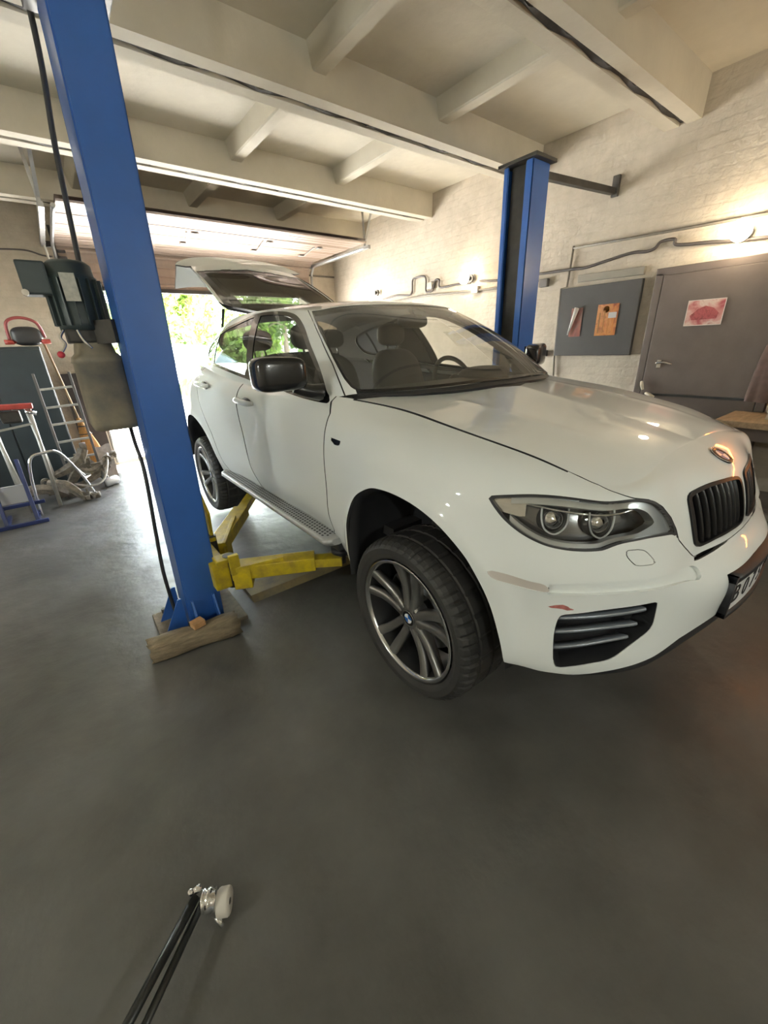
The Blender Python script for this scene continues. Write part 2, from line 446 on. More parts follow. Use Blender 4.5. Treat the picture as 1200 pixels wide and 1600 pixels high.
# lower body control net: columns from nose centre, round the right hand side, to the tail centre
NET=[
[(0,-.63,.988),(0,-.71,.95),(0,-.775,.905),(0,-.815,.83),(0,-.838,.735),(0,-.852,.68),(0,-.905,.61),(0,-.91,.48),(0,-.87,.36),(0,-.76,.33)],
[(.2,-.63,.984),(.2,-.70,.951),(.2,-.762,.905),(.2,-.80,.83),(.2,-.825,.735),(.2,-.84,.68),(.2,-.90,.61),(.2,-.90,.48),(.2,-.86,.36),(.2,-.75,.33)],
[(.37,-.64,.970),(.375,-.685,.95),(.38,-.725,.90),(.38,-.76,.82),(.383,-.79,.73),(.385,-.81,.68),(.388,-.858,.61),(.39,-.865,.48),(.39,-.82,.335),(.38,-.7,.30)],
[(.50,-.645,.950),(.515,-.685,.935),(.53,-.715,.88),(.54,-.74,.80),(.55,-.77,.72),(.56,-.79,.665),(.562,-.795,.60),(.562,-.80,.46),(.56,-.765,.30),(.54,-.62,.27)],
[(.60,-.615,.944),(.63,-.655,.92),(.65,-.675,.865),(.66,-.69,.80),(.665,-.715,.72),(.67,-.73,.665),(.67,-.73,.60),(.67,-.735,.47),(.665,-.71,.29),(.64,-.58,.255)],
[(.655,-.53,.966),(.712,-.56,.932),(.75,-.575,.875),(.765,-.59,.80),(.775,-.61,.72),(.78,-.625,.665),(.78,-.625,.60),(.782,-.63,.47),(.775,-.61,.29),(.74,-.5,.255)],
[(.685,-.41,1.005),(.775,-.415,.971),(.83,-.43,.90),(.85,-.445,.81),(.865,-.46,.73),(.872,-.475,.665),(.870,-.475,.60),(.874,-.48,.47),(.865,-.47,.31),(.82,-.4,.265)],
[(.705,-.27,1.035),(.815,-.255,1.006),(.885,-.265,.93),(.912,-.28,.83),(.925,-.295,.74),(.932,-.305,.67),(.932,-.305,.60),(.932,-.31,.47),(.92,-.305,.33),(.86,-.29,.28)],
[(.735,-.01,1.083),(.85,-.01,1.041),(.925,0,.965),(.953,0,.86),(.964,0,.76),(.967,0,.68),(.967,0,.60),(.962,0,.48),(.94,0,.34),(.86,0,.29)],
[(.74,.25,1.117),(.853,.28,1.071),(.925,.3,1.0),(.95,.3,.89),(.957,.3,.79),(.96,.3,.69),(.96,.3,.6),(.957,.3,.48),(.935,.3,.34),(.86,.3,.29)],
[(.815,.61,1.147),(.88,.62,1.10),(.922,.62,1.03),(.943,.62,.93),(.948,.62,.82),(.945,.62,.71),(.945,.62,.6),(.915,.62,.48),(.865,.62,.35),(.86,.62,.30)],
[(.868,1.3,1.145),(.905,1.3,1.115),(.935,1.3,1.05),(.948,1.3,.95),(.946,1.3,.83),(.942,1.3,.71),(.936,1.3,.6),(.902,1.3,.48),(.85,1.3,.35),(.86,1.3,.30)],
[(.868,2.0,1.18),(.905,2.0,1.145),(.938,2.0,1.08),(.95,2.0,.97),(.948,2.0,.84),(.945,2.0,.71),(.938,2.0,.6),(.905,2.0,.48),(.855,2.0,.35),(.86,2.0,.3)],
[(.85,2.5,1.23),(.895,2.5,1.195),(.938,2.5,1.11),(.96,2.5,.98),(.967,2.5,.85),(.967,2.5,.72),(.965,2.5,.6),(.95,2.5,.48),(.91,2.5,.36),(.87,2.5,.3)],
[(.81,2.93,1.27),(.87,2.93,1.23),(.93,2.93,1.13),(.962,2.93,.99),(.972,2.93,.85),(.973,2.93,.72),(.97,2.93,.6),(.963,2.93,.48),(.94,2.93,.37),(.88,2.93,.31)],
[(.75,3.4,1.26),(.82,3.4,1.22),(.89,3.4,1.12),(.925,3.4,.99),(.935,3.4,.85),(.937,3.4,.72),(.935,3.4,.6),(.93,3.4,.49),(.91,3.4,.39),(.85,3.4,.33)],
[(.67,3.70,1.23),(.75,3.72,1.18),(.82,3.74,1.10),(.85,3.75,.98),(.86,3.76,.85),(.86,3.77,.72),(.86,3.78,.6),(.85,3.77,.5),(.83,3.74,.41),(.78,3.68,.35)],
[(.52,3.84,1.21),(.58,3.88,1.15),(.63,3.90,1.08),(.65,3.91,.97),(.66,3.925,.85),(.66,3.94,.72),(.66,3.96,.6),(.66,3.95,.5),(.64,3.91,.42),(.6,3.83,.36)],
[(0,3.91,1.21),(0,3.95,1.16),(0,3.97,1.09),(0,3.98,.97),(0,3.99,.85),(0,4.0,.72),(0,4.02,.6),(0,4.01,.5),(0,3.96,.42),(0,3.86,.36)],
]
NET=np.array(NET)
NET[:,9,2]=NET[:,8,2]+.012
def uparam(net):
    d=np.linalg.norm(np.diff(net,axis=0),axis=2).mean(1);return np.concatenate([[0],np.cumsum(d)])
def eval_net(net,nu,nv,us=None):
    U=uparam(net);V=uparam(net.transpose(1,0,2))
    uq=np.linspace(0,U[-1],nu) if us is None else us
    vq=np.linspace(0,V[-1],nv)
    A=nat_spline(U,net,uq)
    B=nat_spline(V,A.transpose(1,0,2),vq).transpose(1,0,2)
    return B,uq,vq
def arch(P,cy,cz=.40,r=.446):
    d=np.hypot(P[...,1]-cy,P[...,2]-cz)-r
    return .016*np.exp(-(np.maximum(d,0)/.035)**2)*(d>-.08)*(P[...,0]>.6)
def lower(nu=420,nv=80):
    B,u,v=eval_net(NET,nu,nv)
    B[...,0]+=arch(B,-.03)+arch(B,2.93)
    return B
# greenhouse: cowl curve, then the belt line of the lower body; top curve = roof edge
COWL=np.array([(0,.20,1.168),(.22,.215,1.168),(.40,.25,1.165),(.56,.33,1.161),(.68,.44,1.160),(.75,.53,1.160)])
NC,NS=70,200
GTP=np.array([(0,1.02,1.605),(.33,1.05,1.598),(.52,1.13,1.58),(.575,1.24,1.575),(.605,1.38,1.588),(.64,1.65,1.61),(.66,2.1,1.612),(.655,2.5,1.58),(.635,2.9,1.50),(.61,3.35,1.36),(.58,3.66,1.25)])
GTK=np.array([0,.40,.78,1.02,1.16,1.62,2.25,2.72,3.15,3.6,3.90])   # base arc length where each top point stands
def base_top(L):
    r0=L[:,0]
    i0=np.argmax(r0[:,1]>.60);i1=np.argmax((r0[:,1]>3.70))
    side=r0[i0:i1+1]
    ck=np.concatenate([COWL,side[:1]])
    d=np.concatenate([[0],np.cumsum(np.linalg.norm(np.diff(ck,axis=0),axis=1))])
    c=nat_spline(d,ck,np.linspace(0,d[-1],NC))
    b=np.concatenate([c[:-1],side])
    s=np.concatenate([[0],np.cumsum(np.linalg.norm(np.diff(b,axis=0),axis=1))])
    return b,nat_spline(GTK*s[-1]/GTK[-1],GTP,s),s
def green(L,nv=50):
    b,t,s=base_top(L)
    w=np.linspace(0,1,nv)[None,:,None]
    P=b[:,None]*(1-w)+t[:,None]*w
    T=np.gradient((b+t)/2,axis=0);N=np.cross(T,t-b);N/=np.linalg.norm(N,axis=1)[:,None]
    N*=np.sign(N[:,2:3])
    ln=np.linalg.norm(t-b,axis=1)
    bul=np.minimum(.035,.07*ln)
    return P+N[:,None]*(4*w*(1-w))*bul[:,None,None]
def centre_roof(y):
    return nat_spline([.9,1.02,1.3,1.6,2.0,2.4,2.8,3.2,3.6,3.95],np.array([1.575,1.605,1.645,1.665,1.672,1.645,1.57,1.44,1.30,1.21]),np.asarray(y,float))
def roof(L,nv=40):
    b,t,s=base_top(L);k=GTK*s[-1]/GTK[-1]
    yc=nat_spline(k[[0,2,4,7,10]],np.array([1.02,1.16,1.42,2.5,3.75]),s)
    c=np.stack([0*yc,yc,centre_roof(yc)],1)
    w=np.linspace(0,1,nv)[None,:,None]
    P=t[:,None]*(1-w)+c[:,None]*w
    x=P[...,0]/np.maximum(t[:,None,0],1e-6)
    zc=c[:,None,2];zt=t[:,None,2]
    P[...,2]=zt+(zc-zt)*(1-np.abs(x)**2.2)
    P[0]=t[0]
    return P
def centre_hood(y):
    return nat_spline([-.63,-.5,-.3,.0,.16,.3],np.array([.988,1.020,1.063,1.120,1.150,1.170]),np.asarray(y,float))
def hood(L,nv=60):
    r0=L[:,0];row0=r0[:np.argmax(r0[:,1]>.50)]
    s=np.concatenate([[0],np.cumsum(np.linalg.norm(np.diff(row0,axis=0),axis=1))]);s/=s[-1]
    yc=-.63+.79*nat_spline([0,.25,.5,.75,1],np.array([0,.12,.38,.7,1.]),s)
    c=np.stack([0*yc,yc,centre_hood(yc)],1)
    w=np.linspace(0,1,nv)[None,:,None]
    P=row0[:,None]*(1-w)+c[:,None]*w
    x=P[...,0]/np.maximum(row0[:,None,0],1e-6)
    zc=c[:,None,2];zt=row0[:,None,2]
    P[...,2]=zt+(zc-zt)*(1-np.abs(x)**2.4)
    yy=P[...,1]
    P[...,2]+=.003*np.exp(-((x-.60)/.05)**2)*np.clip((yy+.60)/.25,0,1)*np.clip((.35-yy)/.3,0,1)   # crease from the grille to the pillar
    P[0]=row0[0]
    return P
# ================================================================== the car: parts
CAR = thing('car', (0, 0, 0), 'white five-door SUV coupe raised on the lift with its tailgate open', 'car')
ORG[CAR] = np.array([0, 0, LIFT]); CAR.location = (0, 0, LIFT)

M_PAINT = mat('white_car_paint', (.80, .825, .80), .5, coat=1., spec=.25)
M_GLOSSBLK = mat('gloss_black', (.008, .008, .009), .2, coat=.35)
M_GRILLE = mat('grille_black', (.006, .006, .007), .32, spec=.35)
M_EDGE = mat('shut_line_shade', (.03, .03, .03), .9)  # white panel edges coloured dark: the shade of the gaps put into the colour
M_TRIM = mat('black_plastic', (.018, .018, .02), .5, bump=.05, bscale=300)
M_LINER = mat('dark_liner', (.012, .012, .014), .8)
M_RUBBER = mat('tyre_rubber', (.022, .021, .02), .62, var=.35, vscale=9, col2=(.035, .033, .03))
M_GUN = mat('gunmetal_alloy', (.24, .235, .225), .32, metal=.8, coat=.3)
M_ALU = mat('polished_alloy', (.62, .62, .62), .22, metal=1.)
M_SILV = mat('satin_silver', (.66, .67, .67), .3, metal=.7)
M_CHROME = mat('chrome', (.82, .82, .83), .08, metal=1.)
M_WSGLASS = glass_mat('windscreen_glass', (.5, .5, .46), pale_mix=.13)
M_SIDEGLASS = glass_mat('side_glass', (.11, .12, .115), pale_mix=.05)
M_LENS = glass_mat('headlight_lens', (.92, .93, .92))
M_SEAT = mat('dark_leather', (.055, .05, .043), .5, bump=.1, bscale=120)
M_DASH = mat('dash_plastic', (.05, .048, .042), .6)
M_LINING = mat('grey_headliner', (.075, .072, .065), .9)
M_HOUS = mat('lamp_housing', (.26, .26, .265), .2, metal=.8)
M_FIN = mat('blue_grey_fin', (.33, .36, .40), .3, metal=.6)
M_PLATEW = mat('plate_white', (.7, .7, .68), .35)
M_RBLUE = mat('badge_blue', (.02, .12, .42), .2, coat=.6)
M_RWHITE = mat('badge_white', (.85, .85, .86), .2, coat=.6)
M_MARKER = mat('clear_marker', (.60, .55, .50), .15, coat=1.)
M_SCUFF = mat('red_scuff', (.55, .18, .16), .6, var=.5, vscale=60)

# ---- surface patches
Lg = lower(); Gg = green(Lg); Rg = roof(Lg); Hg = hood(Lg)
_r0 = Lg[:, 0]; _i1 = np.argmax(_r0[:, 1] > 3.70); _rear = _r0[_i1:]
_q = np.linspace(0, 1, 40); _sr = np.linspace(0, 1, len(_rear))
_rear40 = np.stack([np.interp(_q, _sr, _rear[:, k]) for k in range(3)], 1)
_w = np.linspace(0, 1, 8)[:, None, None]
Dg = Rg[-1][None]*(1-_w)+_rear40[None]*_w
UL = uparam(NET)[-1]; VL = uparam(NET.transpose(1, 0, 2))[-1]

def grid_tris(P):
    nu, nv = P.shape[:2]; i = np.arange(nu*nv).reshape(nu, nv)
    a, b, c, d = i[:-1, :-1].ravel(), i[1:, :-1].ravel(), i[1:, 1:].ravel(), i[:-1, 1:].ravel()
    T = np.concatenate([np.stack([a, b, c], 1), np.stack([a, c, d], 1)])
    V = P.reshape(-1, 3); ar = np.linalg.norm(np.cross(V[T[:, 1]]-V[T[:, 0]], V[T[:, 2]]-V[T[:, 0]]), axis=1)
    return T[ar > 1e-10]
def patch_normals(patches):
    Vs = np.concatenate([p.reshape(-1, 3) for p in patches]); off = 0; Ts = []
    for p in patches:
        T = grid_tris(p); V = p.reshape(-1, 3)
        n = np.cross(V[T[:, 1]]-V[T[:, 0]], V[T[:, 2]]-V[T[:, 0]]); c = V[T].mean(1)-np.array([0, 1.5, .6])
        fl = (n*c).sum() < 0
        if fl: T = T[:, ::-1]
        Ts.append((T, off)); off += len(V)
    key = np.round(Vs, 5); _, inv = np.unique(key, axis=0, return_inverse=True); inv = inv.ravel()
    acc = np.zeros((inv.max()+1, 3))
    for T, o in Ts:
        t = T+o; n = np.cross(Vs[t[:, 1]]-Vs[t[:, 0]], Vs[t[:, 2]]-Vs[t[:, 0]])
        for k in range(3): np.add.at(acc, inv[t[:, k]], n)
    acc_v = acc[inv]; acc_v[Vs[:, 0] < 1e-6, 0] = 0
    acc_v /= np.linalg.norm(acc_v, axis=1)[:, None]+1e-12
    out = []; off = 0
    for p, (T, o) in zip(patches, Ts):
        n = p.shape[0]*p.shape[1]; uu, vv = np.meshgrid(np.linspace(0, 1, p.shape[0]), np.linspace(0, 1, p.shape[1]), indexing='ij')
        out.append([p.reshape(-1, 3).copy(), acc_v[o:o+n], np.stack([uu, vv], -1).reshape(-1, 2), T])
    return out
PL_, PG_, PR_, PH_, PD_ = patch_normals([Lg, Gg, Rg, Hg, Dg])
PL_[2] = PL_[2]*np.array([UL, VL])
_LU = np.linspace(0, UL, Lg.shape[0]); _LV = np.linspace(0, VL, Lg.shape[1]); _LN = PL_[1].reshape(Lg.shape)
def surf(U, V, d=0.):
    """point on the lower body at (U, V), moved in by d along the normal"""
    i = np.clip(np.searchsorted(_LU, U)-1, 0, len(_LU)-2); j = np.clip(np.searchsorted(_LV, V)-1, 0, len(_LV)-2)
    a = (U-_LU[i])/(_LU[i+1]-_LU[i]); b = (V-_LV[j])/(_LV[j+1]-_LV[j])
    def bl(A): return (A[i, j]*(1-a)*(1-b)+A[i+1, j]*a*(1-b)+A[i, j+1]*(1-a)*b+A[i+1, j+1]*a*b)
    n = bl(_LN); n = n/np.linalg.norm(n); return bl(Lg)-n*d, n

# ---- cutting
def compact(V, N, UV, T):
    u, inv = np.unique(T, return_inverse=True); return [V[u], N[u], UV[u], inv.reshape(-1, 3)]
def clip(M, f):
    """split a mesh along f=0 -> (part with f<0, part with f>0)"""
    V, N, UV, T = M; f = np.where(np.abs(f) < 1e-7, 1e-7, f); s = f > 0
    k = s[T].sum(1); mix = T[(k == 1) | (k == 2)]
    if len(mix) == 0: return compact(V, N, UV, T[k == 0]), compact(V, N, UV, T[k == 3])
    ms = s[mix]; km = ms.sum(1); idx = np.argmax(ms == (km == 1)[:, None], axis=1); r = np.arange(len(mix))
    a, b, c = mix[r, idx], mix[r, (idx+1) % 3], mix[r, (idx+2) % 3]
    n = len(V); e = np.concatenate([np.stack([a, b], 1), np.stack([a, c], 1)]); es = np.sort(e, 1)
    ue, inv = np.unique(es[:, 0]*n+es[:, 1], return_inverse=True); p, q = ue//n, ue % n
    t = (f[p]/(f[p]-f[q]))[:, None]
    V2 = np.concatenate([V, V[p]*(1-t)+V[q]*t]); UV2 = np.concatenate([UV, UV[p]*(1-t)+UV[q]*t])
    nn = N[p]*(1-t)+N[q]*t; nn /= np.linalg.norm(nn, axis=1)[:, None]; N2 = np.concatenate([N, nn])
    inv = inv.ravel()+n; ab, ac = inv[:len(mix)], inv[len(mix):]
    lone = np.stack([a, ab, ac], 1); q1 = np.stack([ab, b, c], 1); q2 = np.stack([ab, c, ac], 1); pos = km == 1
    Tin = np.concatenate([T[k == 0], lone[~pos], q1[pos], q2[pos]]); Tout = np.concatenate([T[k == 3], lone[pos], q1[~pos], q2[~pos]])
    return compact(V2, N2, UV2, Tin), compact(V2, N2, UV2, Tout)
def sdf(P, poly):
    """signed distance to a closed polygon (negative inside)"""
    P = np.asarray(P, float); poly = np.asarray(poly, float); A = poly; Bq = np.roll(poly, -1, 0)
    best = np.full(len(P), 1e9); ins = np.zeros(len(P), bool)
    for a, b in zip(A, Bq):
        e = b-a; w = P-a; t = np.clip((w@e)/max(e@e, 1e-12), 0, 1); d = w-t[:, None]*e; best = np.minimum(best, (d*d).sum(1))
        c = ((a[1] > P[:, 1]) != (b[1] > P[:, 1]))
        if a[1] != b[1]: ins ^= c & (P[:, 0] < (b[0]-a[0])*(P[:, 1]-a[1])/(b[1]-a[1])+a[0])
    return np.where(ins, -1, 1)*np.sqrt(best)
def linedist(P, line):
    P = np.asarray(P, float); best = np.full(len(P), 1e9)
    for a, b in zip(np.array(line[:-1], float), np.array(line[1:], float)):
        e = b-a; w = P-a; t = np.clip((w@e)/(e@e), 0, 1); d = w-t[:, None]*e; best = np.minimum(best, (d*d).sum(1))
    return np.sqrt(best)
def merge(*Ms):
    V, N, UV, T = [], [], [], []; o = 0
    for M in Ms:
        if len(M[3]) == 0: continue
        V.append(M[0]); N.append(M[1]); UV.append(M[2]); T.append(M[3]+o); o += len(M[0])
    return [np.concatenate(V), np.concatenate(N), np.concatenate(UV), np.concatenate(T)]
def flip(M): return [M[0]*[-1, 1, 1], M[1]*[-1, 1, 1], M[2], M[3][:, ::-1]]+list(M[4:])
def inset(M, d): return [M[0]-M[1]*(d if np.isscalar(d) else d[:, None]), M[1], M[2], M[3]]
def rim(M, d):
    """turned-in edge of depth d along every open boundary (not along the centre plane)"""
    V, N, UV, T = M
    e = np.concatenate([T[:, [0, 1]], T[:, [1, 2]], T[:, [2, 0]]]); k = np.sort(e, 1); key = k[:, 0].astype(np.int64)*len(V)+k[:, 1]
    u, ix, cnt = np.unique(key, return_index=True, return_counts=True); b = e[ix[cnt == 1]]
    b = b[~((np.abs(V[b[:, 0], 0]) < 1e-5) & (np.abs(V[b[:, 1], 0]) < 1e-5))]
    if len(b) == 0: return M
    p, q = V[b[:, 0]], V[b[:, 1]]; pi, qi = p-N[b[:, 0]]*d, q-N[b[:, 1]]*d
    n = len(b); RV = np.concatenate([p, q, qi, pi]); fn = np.cross(q-p, pi-p); fn /= np.linalg.norm(fn, axis=1)[:, None]+1e-12
    i = np.arange(n); RT = np.concatenate([np.stack([i, i+3*n, i+2*n], 1), np.stack([i, i+2*n, i+n], 1)])
    # order so that the wall's winding agrees with -fn
    return merge(M, [RV, np.tile(-fn, (4, 1)), np.zeros((4*n, 2)), RT])+[len(T)]
def mesh_obj(name, M, m, parent=CAR, smooth_n=True, add=None, edge=None):
    V, N, UV, T = M[:4]
    if add is not None: V = V+np.asarray(add)
    me = bpy.data.meshes.new(name); me.from_pydata(V.tolist(), [], T.tolist()); me.update()
    me.polygons.foreach_set('use_smooth', np.ones(len(T), bool))
    try: me.normals_split_custom_set_from_vertices(N.tolist())
    except Exception: pass
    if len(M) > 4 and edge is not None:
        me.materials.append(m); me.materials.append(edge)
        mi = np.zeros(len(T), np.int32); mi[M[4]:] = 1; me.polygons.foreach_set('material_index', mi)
    return link_mesh(name, me, m, parent)
R_ = flip                                       # right-hand side of the car lies at negative x
def pair(name, M, m, parent=CAR, d=None):
    """right and left copies, one object each"""
    if d: M = rim(M, d)
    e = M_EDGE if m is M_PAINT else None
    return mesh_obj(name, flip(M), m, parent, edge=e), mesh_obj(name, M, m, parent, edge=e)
def both(M): return merge(flip(M), M)
def sm(poly, sub=5): return catmull(np.array(poly, float), sub, True)

# ---- outlines on the body (U, V = running metres on the surface; y, z where so named)
P_LIGHT = sm([(1.074, .17), (1.025, .15), (.927, .116), (.831, .093), (.74, .083), (.656, .079), (.581, .115), (.528, .165), (.485, .225), (.464, .277), (.458, .315), (.475, .297), (.505, .28), (.59, .263), (.674, .269), (.715, .284), (.74, .296), (.796, .302), (.852, .302), (.905, .295), (.965, .271), (1.016, .237), (1.053, .201), (1.071, .18)])
P_KID = sm([(.367, .194), (.353, .18), (.318, .174), (.236, .166), (.145, .17), (.06, .182), (.028, .2), (.02, .235), (.019, .28), (.019, .343), (.025, .38), (.062, .396), (.147, .394), (.238, .397), (.298, .404), (.341, .403), (.363, .386), (.374, .356), (.376, .275), (.373, .21)])
P_WEDGE = sm([(.385, .452), (.26, .45), (.148, .4465), (.142, .4485), (.148, .452), (.262, .468), (.366, .472)], 3)
P_MARK = sm([(1.063, .458), (1.014, .461), (.944, .475), (.903, .481), (.887, .519), (.914, .524), (.977, .517), (1.044, .496)], 4)
P_STRIP = sm([(.889, .479), (.876, .472), (.785, .446), (.698, .432), (.625, .427), (.531, .435), (.45, .46), (.39, .49), (.395, .534), (.45, .52), (.532, .503), (.621, .498), (.694, .505), (.775, .513), (.873, .531), (.893, .528)], 4)
P_INT = sm([(.841, .616), (.79, .602), (.72, .583), (.64, .570), (.575, .563), (.566, .575), (.563, .619), (.565, .649), (.581, .669), (.629, .697), (.691, .732), (.747, .744), (.802, .756), (.837, .764), (.849, .757), (.857, .734), (.859, .687), (.854, .645), (.848, .625)])
P_WASH = sm([(.671, .303), (.661, .299), (.629, .301), (.607, .316), (.582, .362), (.595, .366), (.641, .363), (.655, .352), (.671, .323)], 4)
P_GILL = [(1.976, .202), (1.856, .195), (1.871, .218), (1.911, .224)]
L_BOT = np.array([(0, .70), (.2, .70), (.45, .716), (.479, .723), (.532, .737), (.586, .746), (.651, .758), (.715, .769), (.786, .783), (.84, .788), (.888, .797), (.93, .80), (1.0, .80), (1.1, .82), (1.9, .83), (6.1, .83)])
def adj(P):
    P = np.array(P, float); P[:, 0] -= .007*np.clip((P[:, 0]-.7)/.3, 0, 1)*(P[:, 0] < 1.3); P[:, 1] += .0057; return P
P_LIGHT, P_KID, P_WEDGE, P_MARK, P_STRIP, P_INT, P_WASH, P_GILL, L_BOT = [adj(p_) for p_ in (P_LIGHT, P_KID, P_WEDGE, P_MARK, P_STRIP, P_INT, P_WASH, P_GILL, L_BOT)]
A_FRONT = [(.403, .30), (.403, .416), (.389, .545), (.361, .663), (.308, .75), (.215, .81), (.133, .837), (.022, .844), (-.093, .828), (-.193, .79), (-.285, .729), (-.346, .669), (-.401, .57), (-.445, .457), (-.470, .367), (-.48, .25)]
A_FRONT = np.concatenate([catmull(np.array(A_FRONT), 5), [(-.48, .1), (.403, .1)]])
A_REAR = np.array([(2.90+.475*math.cos(t), .385+.465*math.sin(t)) for t in np.linspace(0, PI, 60)] + [(2.43, .1), (3.37, .1)])
DLO = sm([(.636, 1.124), (.70, 1.164), (.766, 1.228), (.86, 1.302), (.993, 1.389), (1.132, 1.474), (1.268, 1.537), (1.377, 1.570), (1.512, 1.590), (1.725, 1.60), (1.903, 1.594), (2.124, 1.566), (2.396, 1.534), (2.629, 1.479), (2.715, 1.42), (2.70, 1.345), (2.62, 1.295), (2.411, 1.268), (2.003, 1.225), (1.683, 1.193), (1.543, 1.178), (1.1, 1.146), (.85, 1.128), (.68, 1.119)], 4)
DOOR_F = [(.627, 1.30), (.627, 1.127), (.60, 1.105), (.575, 1.081), (.572, 1.035), (.573, .994), (.577, .8), (.588, .6), (.60, .47), (.64, .43), (1.62, .43), (1.665, .46), (1.69, .6), (1.70, .83), (1.73, 1.05), (1.76, 1.3)]
DOOR_R = [(1.766, 1.3), (1.736, 1.05), (1.706, .83), (1.696, .6), (1.671, .46), (1.68, .43), (2.26, .43), (2.33, .5), (2.375, .62), (2.43, .74), (2.53, .86), (2.62, .98), (2.67, 1.1), (2.69, 1.3)]
WSC = [(-.1, .03), (.046, .031), (.114, .026), (.168, .021), (.213, .013), (.222, .05), (.2275, .13), (.235, .35), (.243, .6), (.262, .985), (.2, .985), (.1, .97), (-.1, .965)]
SEAM = [(.273, 1.05), (.258, .80), (.246, .562), (.2375, .28), (.235, .12), (.2335, .0)]
G = .0035
YZ = lambda M: M[0][:, 1:3]

# ---- the lower body, cut up from the outside in
M = PL_
_, M = clip(M, np.where(M[0][:, 0] > .5, sdf(YZ(M), A_FRONT), 1.))
_, M = clip(M, np.where(M[0][:, 0] > .5, sdf(YZ(M), A_REAR), 1.))
M, under = clip(M, M[2][:, 1]-np.interp(M[2][:, 0], L_BOT[:, 0], L_BOT[:, 1]))
lip, sillU = clip(under, M_ := (under[2][:, 0]-.86))
lip, _ = clip(lip, lip[2][:, 1]-np.interp(lip[2][:, 0], L_BOT[:, 0], L_BOT[:, 1])-np.interp(lip[2][:, 0], [0, .45, .86], [.06, .045, .004]))
light, M = clip(M, sdf(M[2], P_LIGHT)); kid, M = clip(M, sdf(M[2], P_KID)); wedge, M = clip(M, sdf(M[2], P_WEDGE))
mark, M = clip(M, sdf(M[2], P_MARK)); strip, M = clip(M, sdf(M[2], P_STRIP)); intake, M = clip(M, sdf(M[2], P_INT))
gill, M = clip(M, sdf(M[2], P_GILL))
wash = clip(M, sdf(M[2], P_WASH)+.0013)[0]; M = clip(M, sdf(M[2], P_WASH)-.0013)[1]
dl, M = clip(M, np.where(M[0][:, 0] > .5, sdf(YZ(M), DLO), 1.))
# hood nose / bumper
NOSE = [(-.1, -.1), (.92, -.1), (.875, -.001), (.81, .003), (.748, .011), (.69, .040), (.645, .077), (.59, .11), (.528, .165), (.485, .225), (.464, .277), (.458, .318), (.409, .388), (.378, .448), (.26, .449), (.148, .447), (-.1, .445)]
NOSE = np.array(NOSE); NOSE[5:, 1] += .0057
nose = clip(M, sdf(M[2], NOSE)+.0024)[0]; M = clip(M, sdf(M[2], NOSE)-.0024)[1]
_, M = clip(M, np.where((M[2][:, 0] > .86) & (M[2][:, 0] < 1.98), M[2][:, 1]-.0075, 1.))        # hood shut line
bumper, M = clip(M, np.maximum(M[2][:, 0]-1.12, -(M[2][:, 1]-np.interp(M[2][:, 0], [.46, .5, .59, .67, .74, .85, .95, 1.02, 1.07, 1.1], [.318, .30, .28, .285, .312, .318, .315, .33, .40, .455]))))
damage_pts = [(.885, .594), (.86, .585), (.838, .578), (.82, .588), (.803, .600), (.826, .602), (.845, .597), (.87, .600)]
scuff, bumper = clip(bumper, sdf(bumper[2], damage_pts))
# rear: tailgate opening
gateL, M = clip(M, np.maximum.reduce([3.80-M[0][:, 1], .80-M[0][:, 2], M[0][:, 0]-.60]))
# doors
def cut_panel(M, poly):
    f = np.where(M[0][:, 0] > .7, sdf(YZ(M), poly), 1.); inn = clip(M, f+G)[0]; return inn, clip(M, f-G)[1]
doorF, M = cut_panel(M, DOOR_F); doorR, M = cut_panel(M, DOOR_R)
bodyL = M
# ---- greenhouse
M = PG_
ws, M = clip(M, sdf(M[2], WSC))
cowlG, M = clip(M, np.maximum(M[2][:, 1]-.05, M[2][:, 0]-.218))
_sw = np.array(SEAM)[::-1]
def seam(M): return (M[2][:, 0]-np.interp(M[2][:, 1], _sw[:, 1], _sw[:, 0]))*3.2
M = merge(clip(M, seam(M)+.0028)[0], clip(M, seam(M)-.0028)[1])
dg, M = clip(M, np.where(M[0][:, 0] > .5, sdf(YZ(M), DLO), 1.))
bodyG = M
dlo_m = merge(dl, dg)
# ---- roof and tailgate skin
railx = np.interp(PR_[0][:, 1], Rg[:, 0, 1], Rg[:, 0, 0])
gateR, bodyR = clip(PR_, np.maximum(2.52+.25*(PR_[0][:, 0]/.6)**2-PR_[0][:, 1], PR_[0][:, 0]-railx+.045))
gateD = PD_

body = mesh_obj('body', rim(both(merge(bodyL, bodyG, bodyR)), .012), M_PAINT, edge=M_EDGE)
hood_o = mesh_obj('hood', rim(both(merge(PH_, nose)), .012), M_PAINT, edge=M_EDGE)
mesh_obj('front_bumper', rim(both(bumper), .02), M_PAINT)
for s_ in pair('paint_scuff', scuff, M_SCUFF)[1:]: bpy.data.objects.remove(s_)
mesh_obj('bumper_lip', rim(both(inset(lip, .006)), .02), M_TRIM)
mesh_obj('bumper_patch', scuff, M_PAINT); pair('washer_cap', wash, M_PAINT, d=.008)
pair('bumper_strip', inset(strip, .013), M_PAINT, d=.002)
pair('side_marker', inset(mark, .002), M_MARKER)
pair('fender_gill', inset(gill, .004), M_GLOSSBLK)
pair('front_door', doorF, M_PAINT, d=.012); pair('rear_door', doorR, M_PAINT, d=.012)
pair('bumper_slot', inset(wedge, .03), M_LINER)
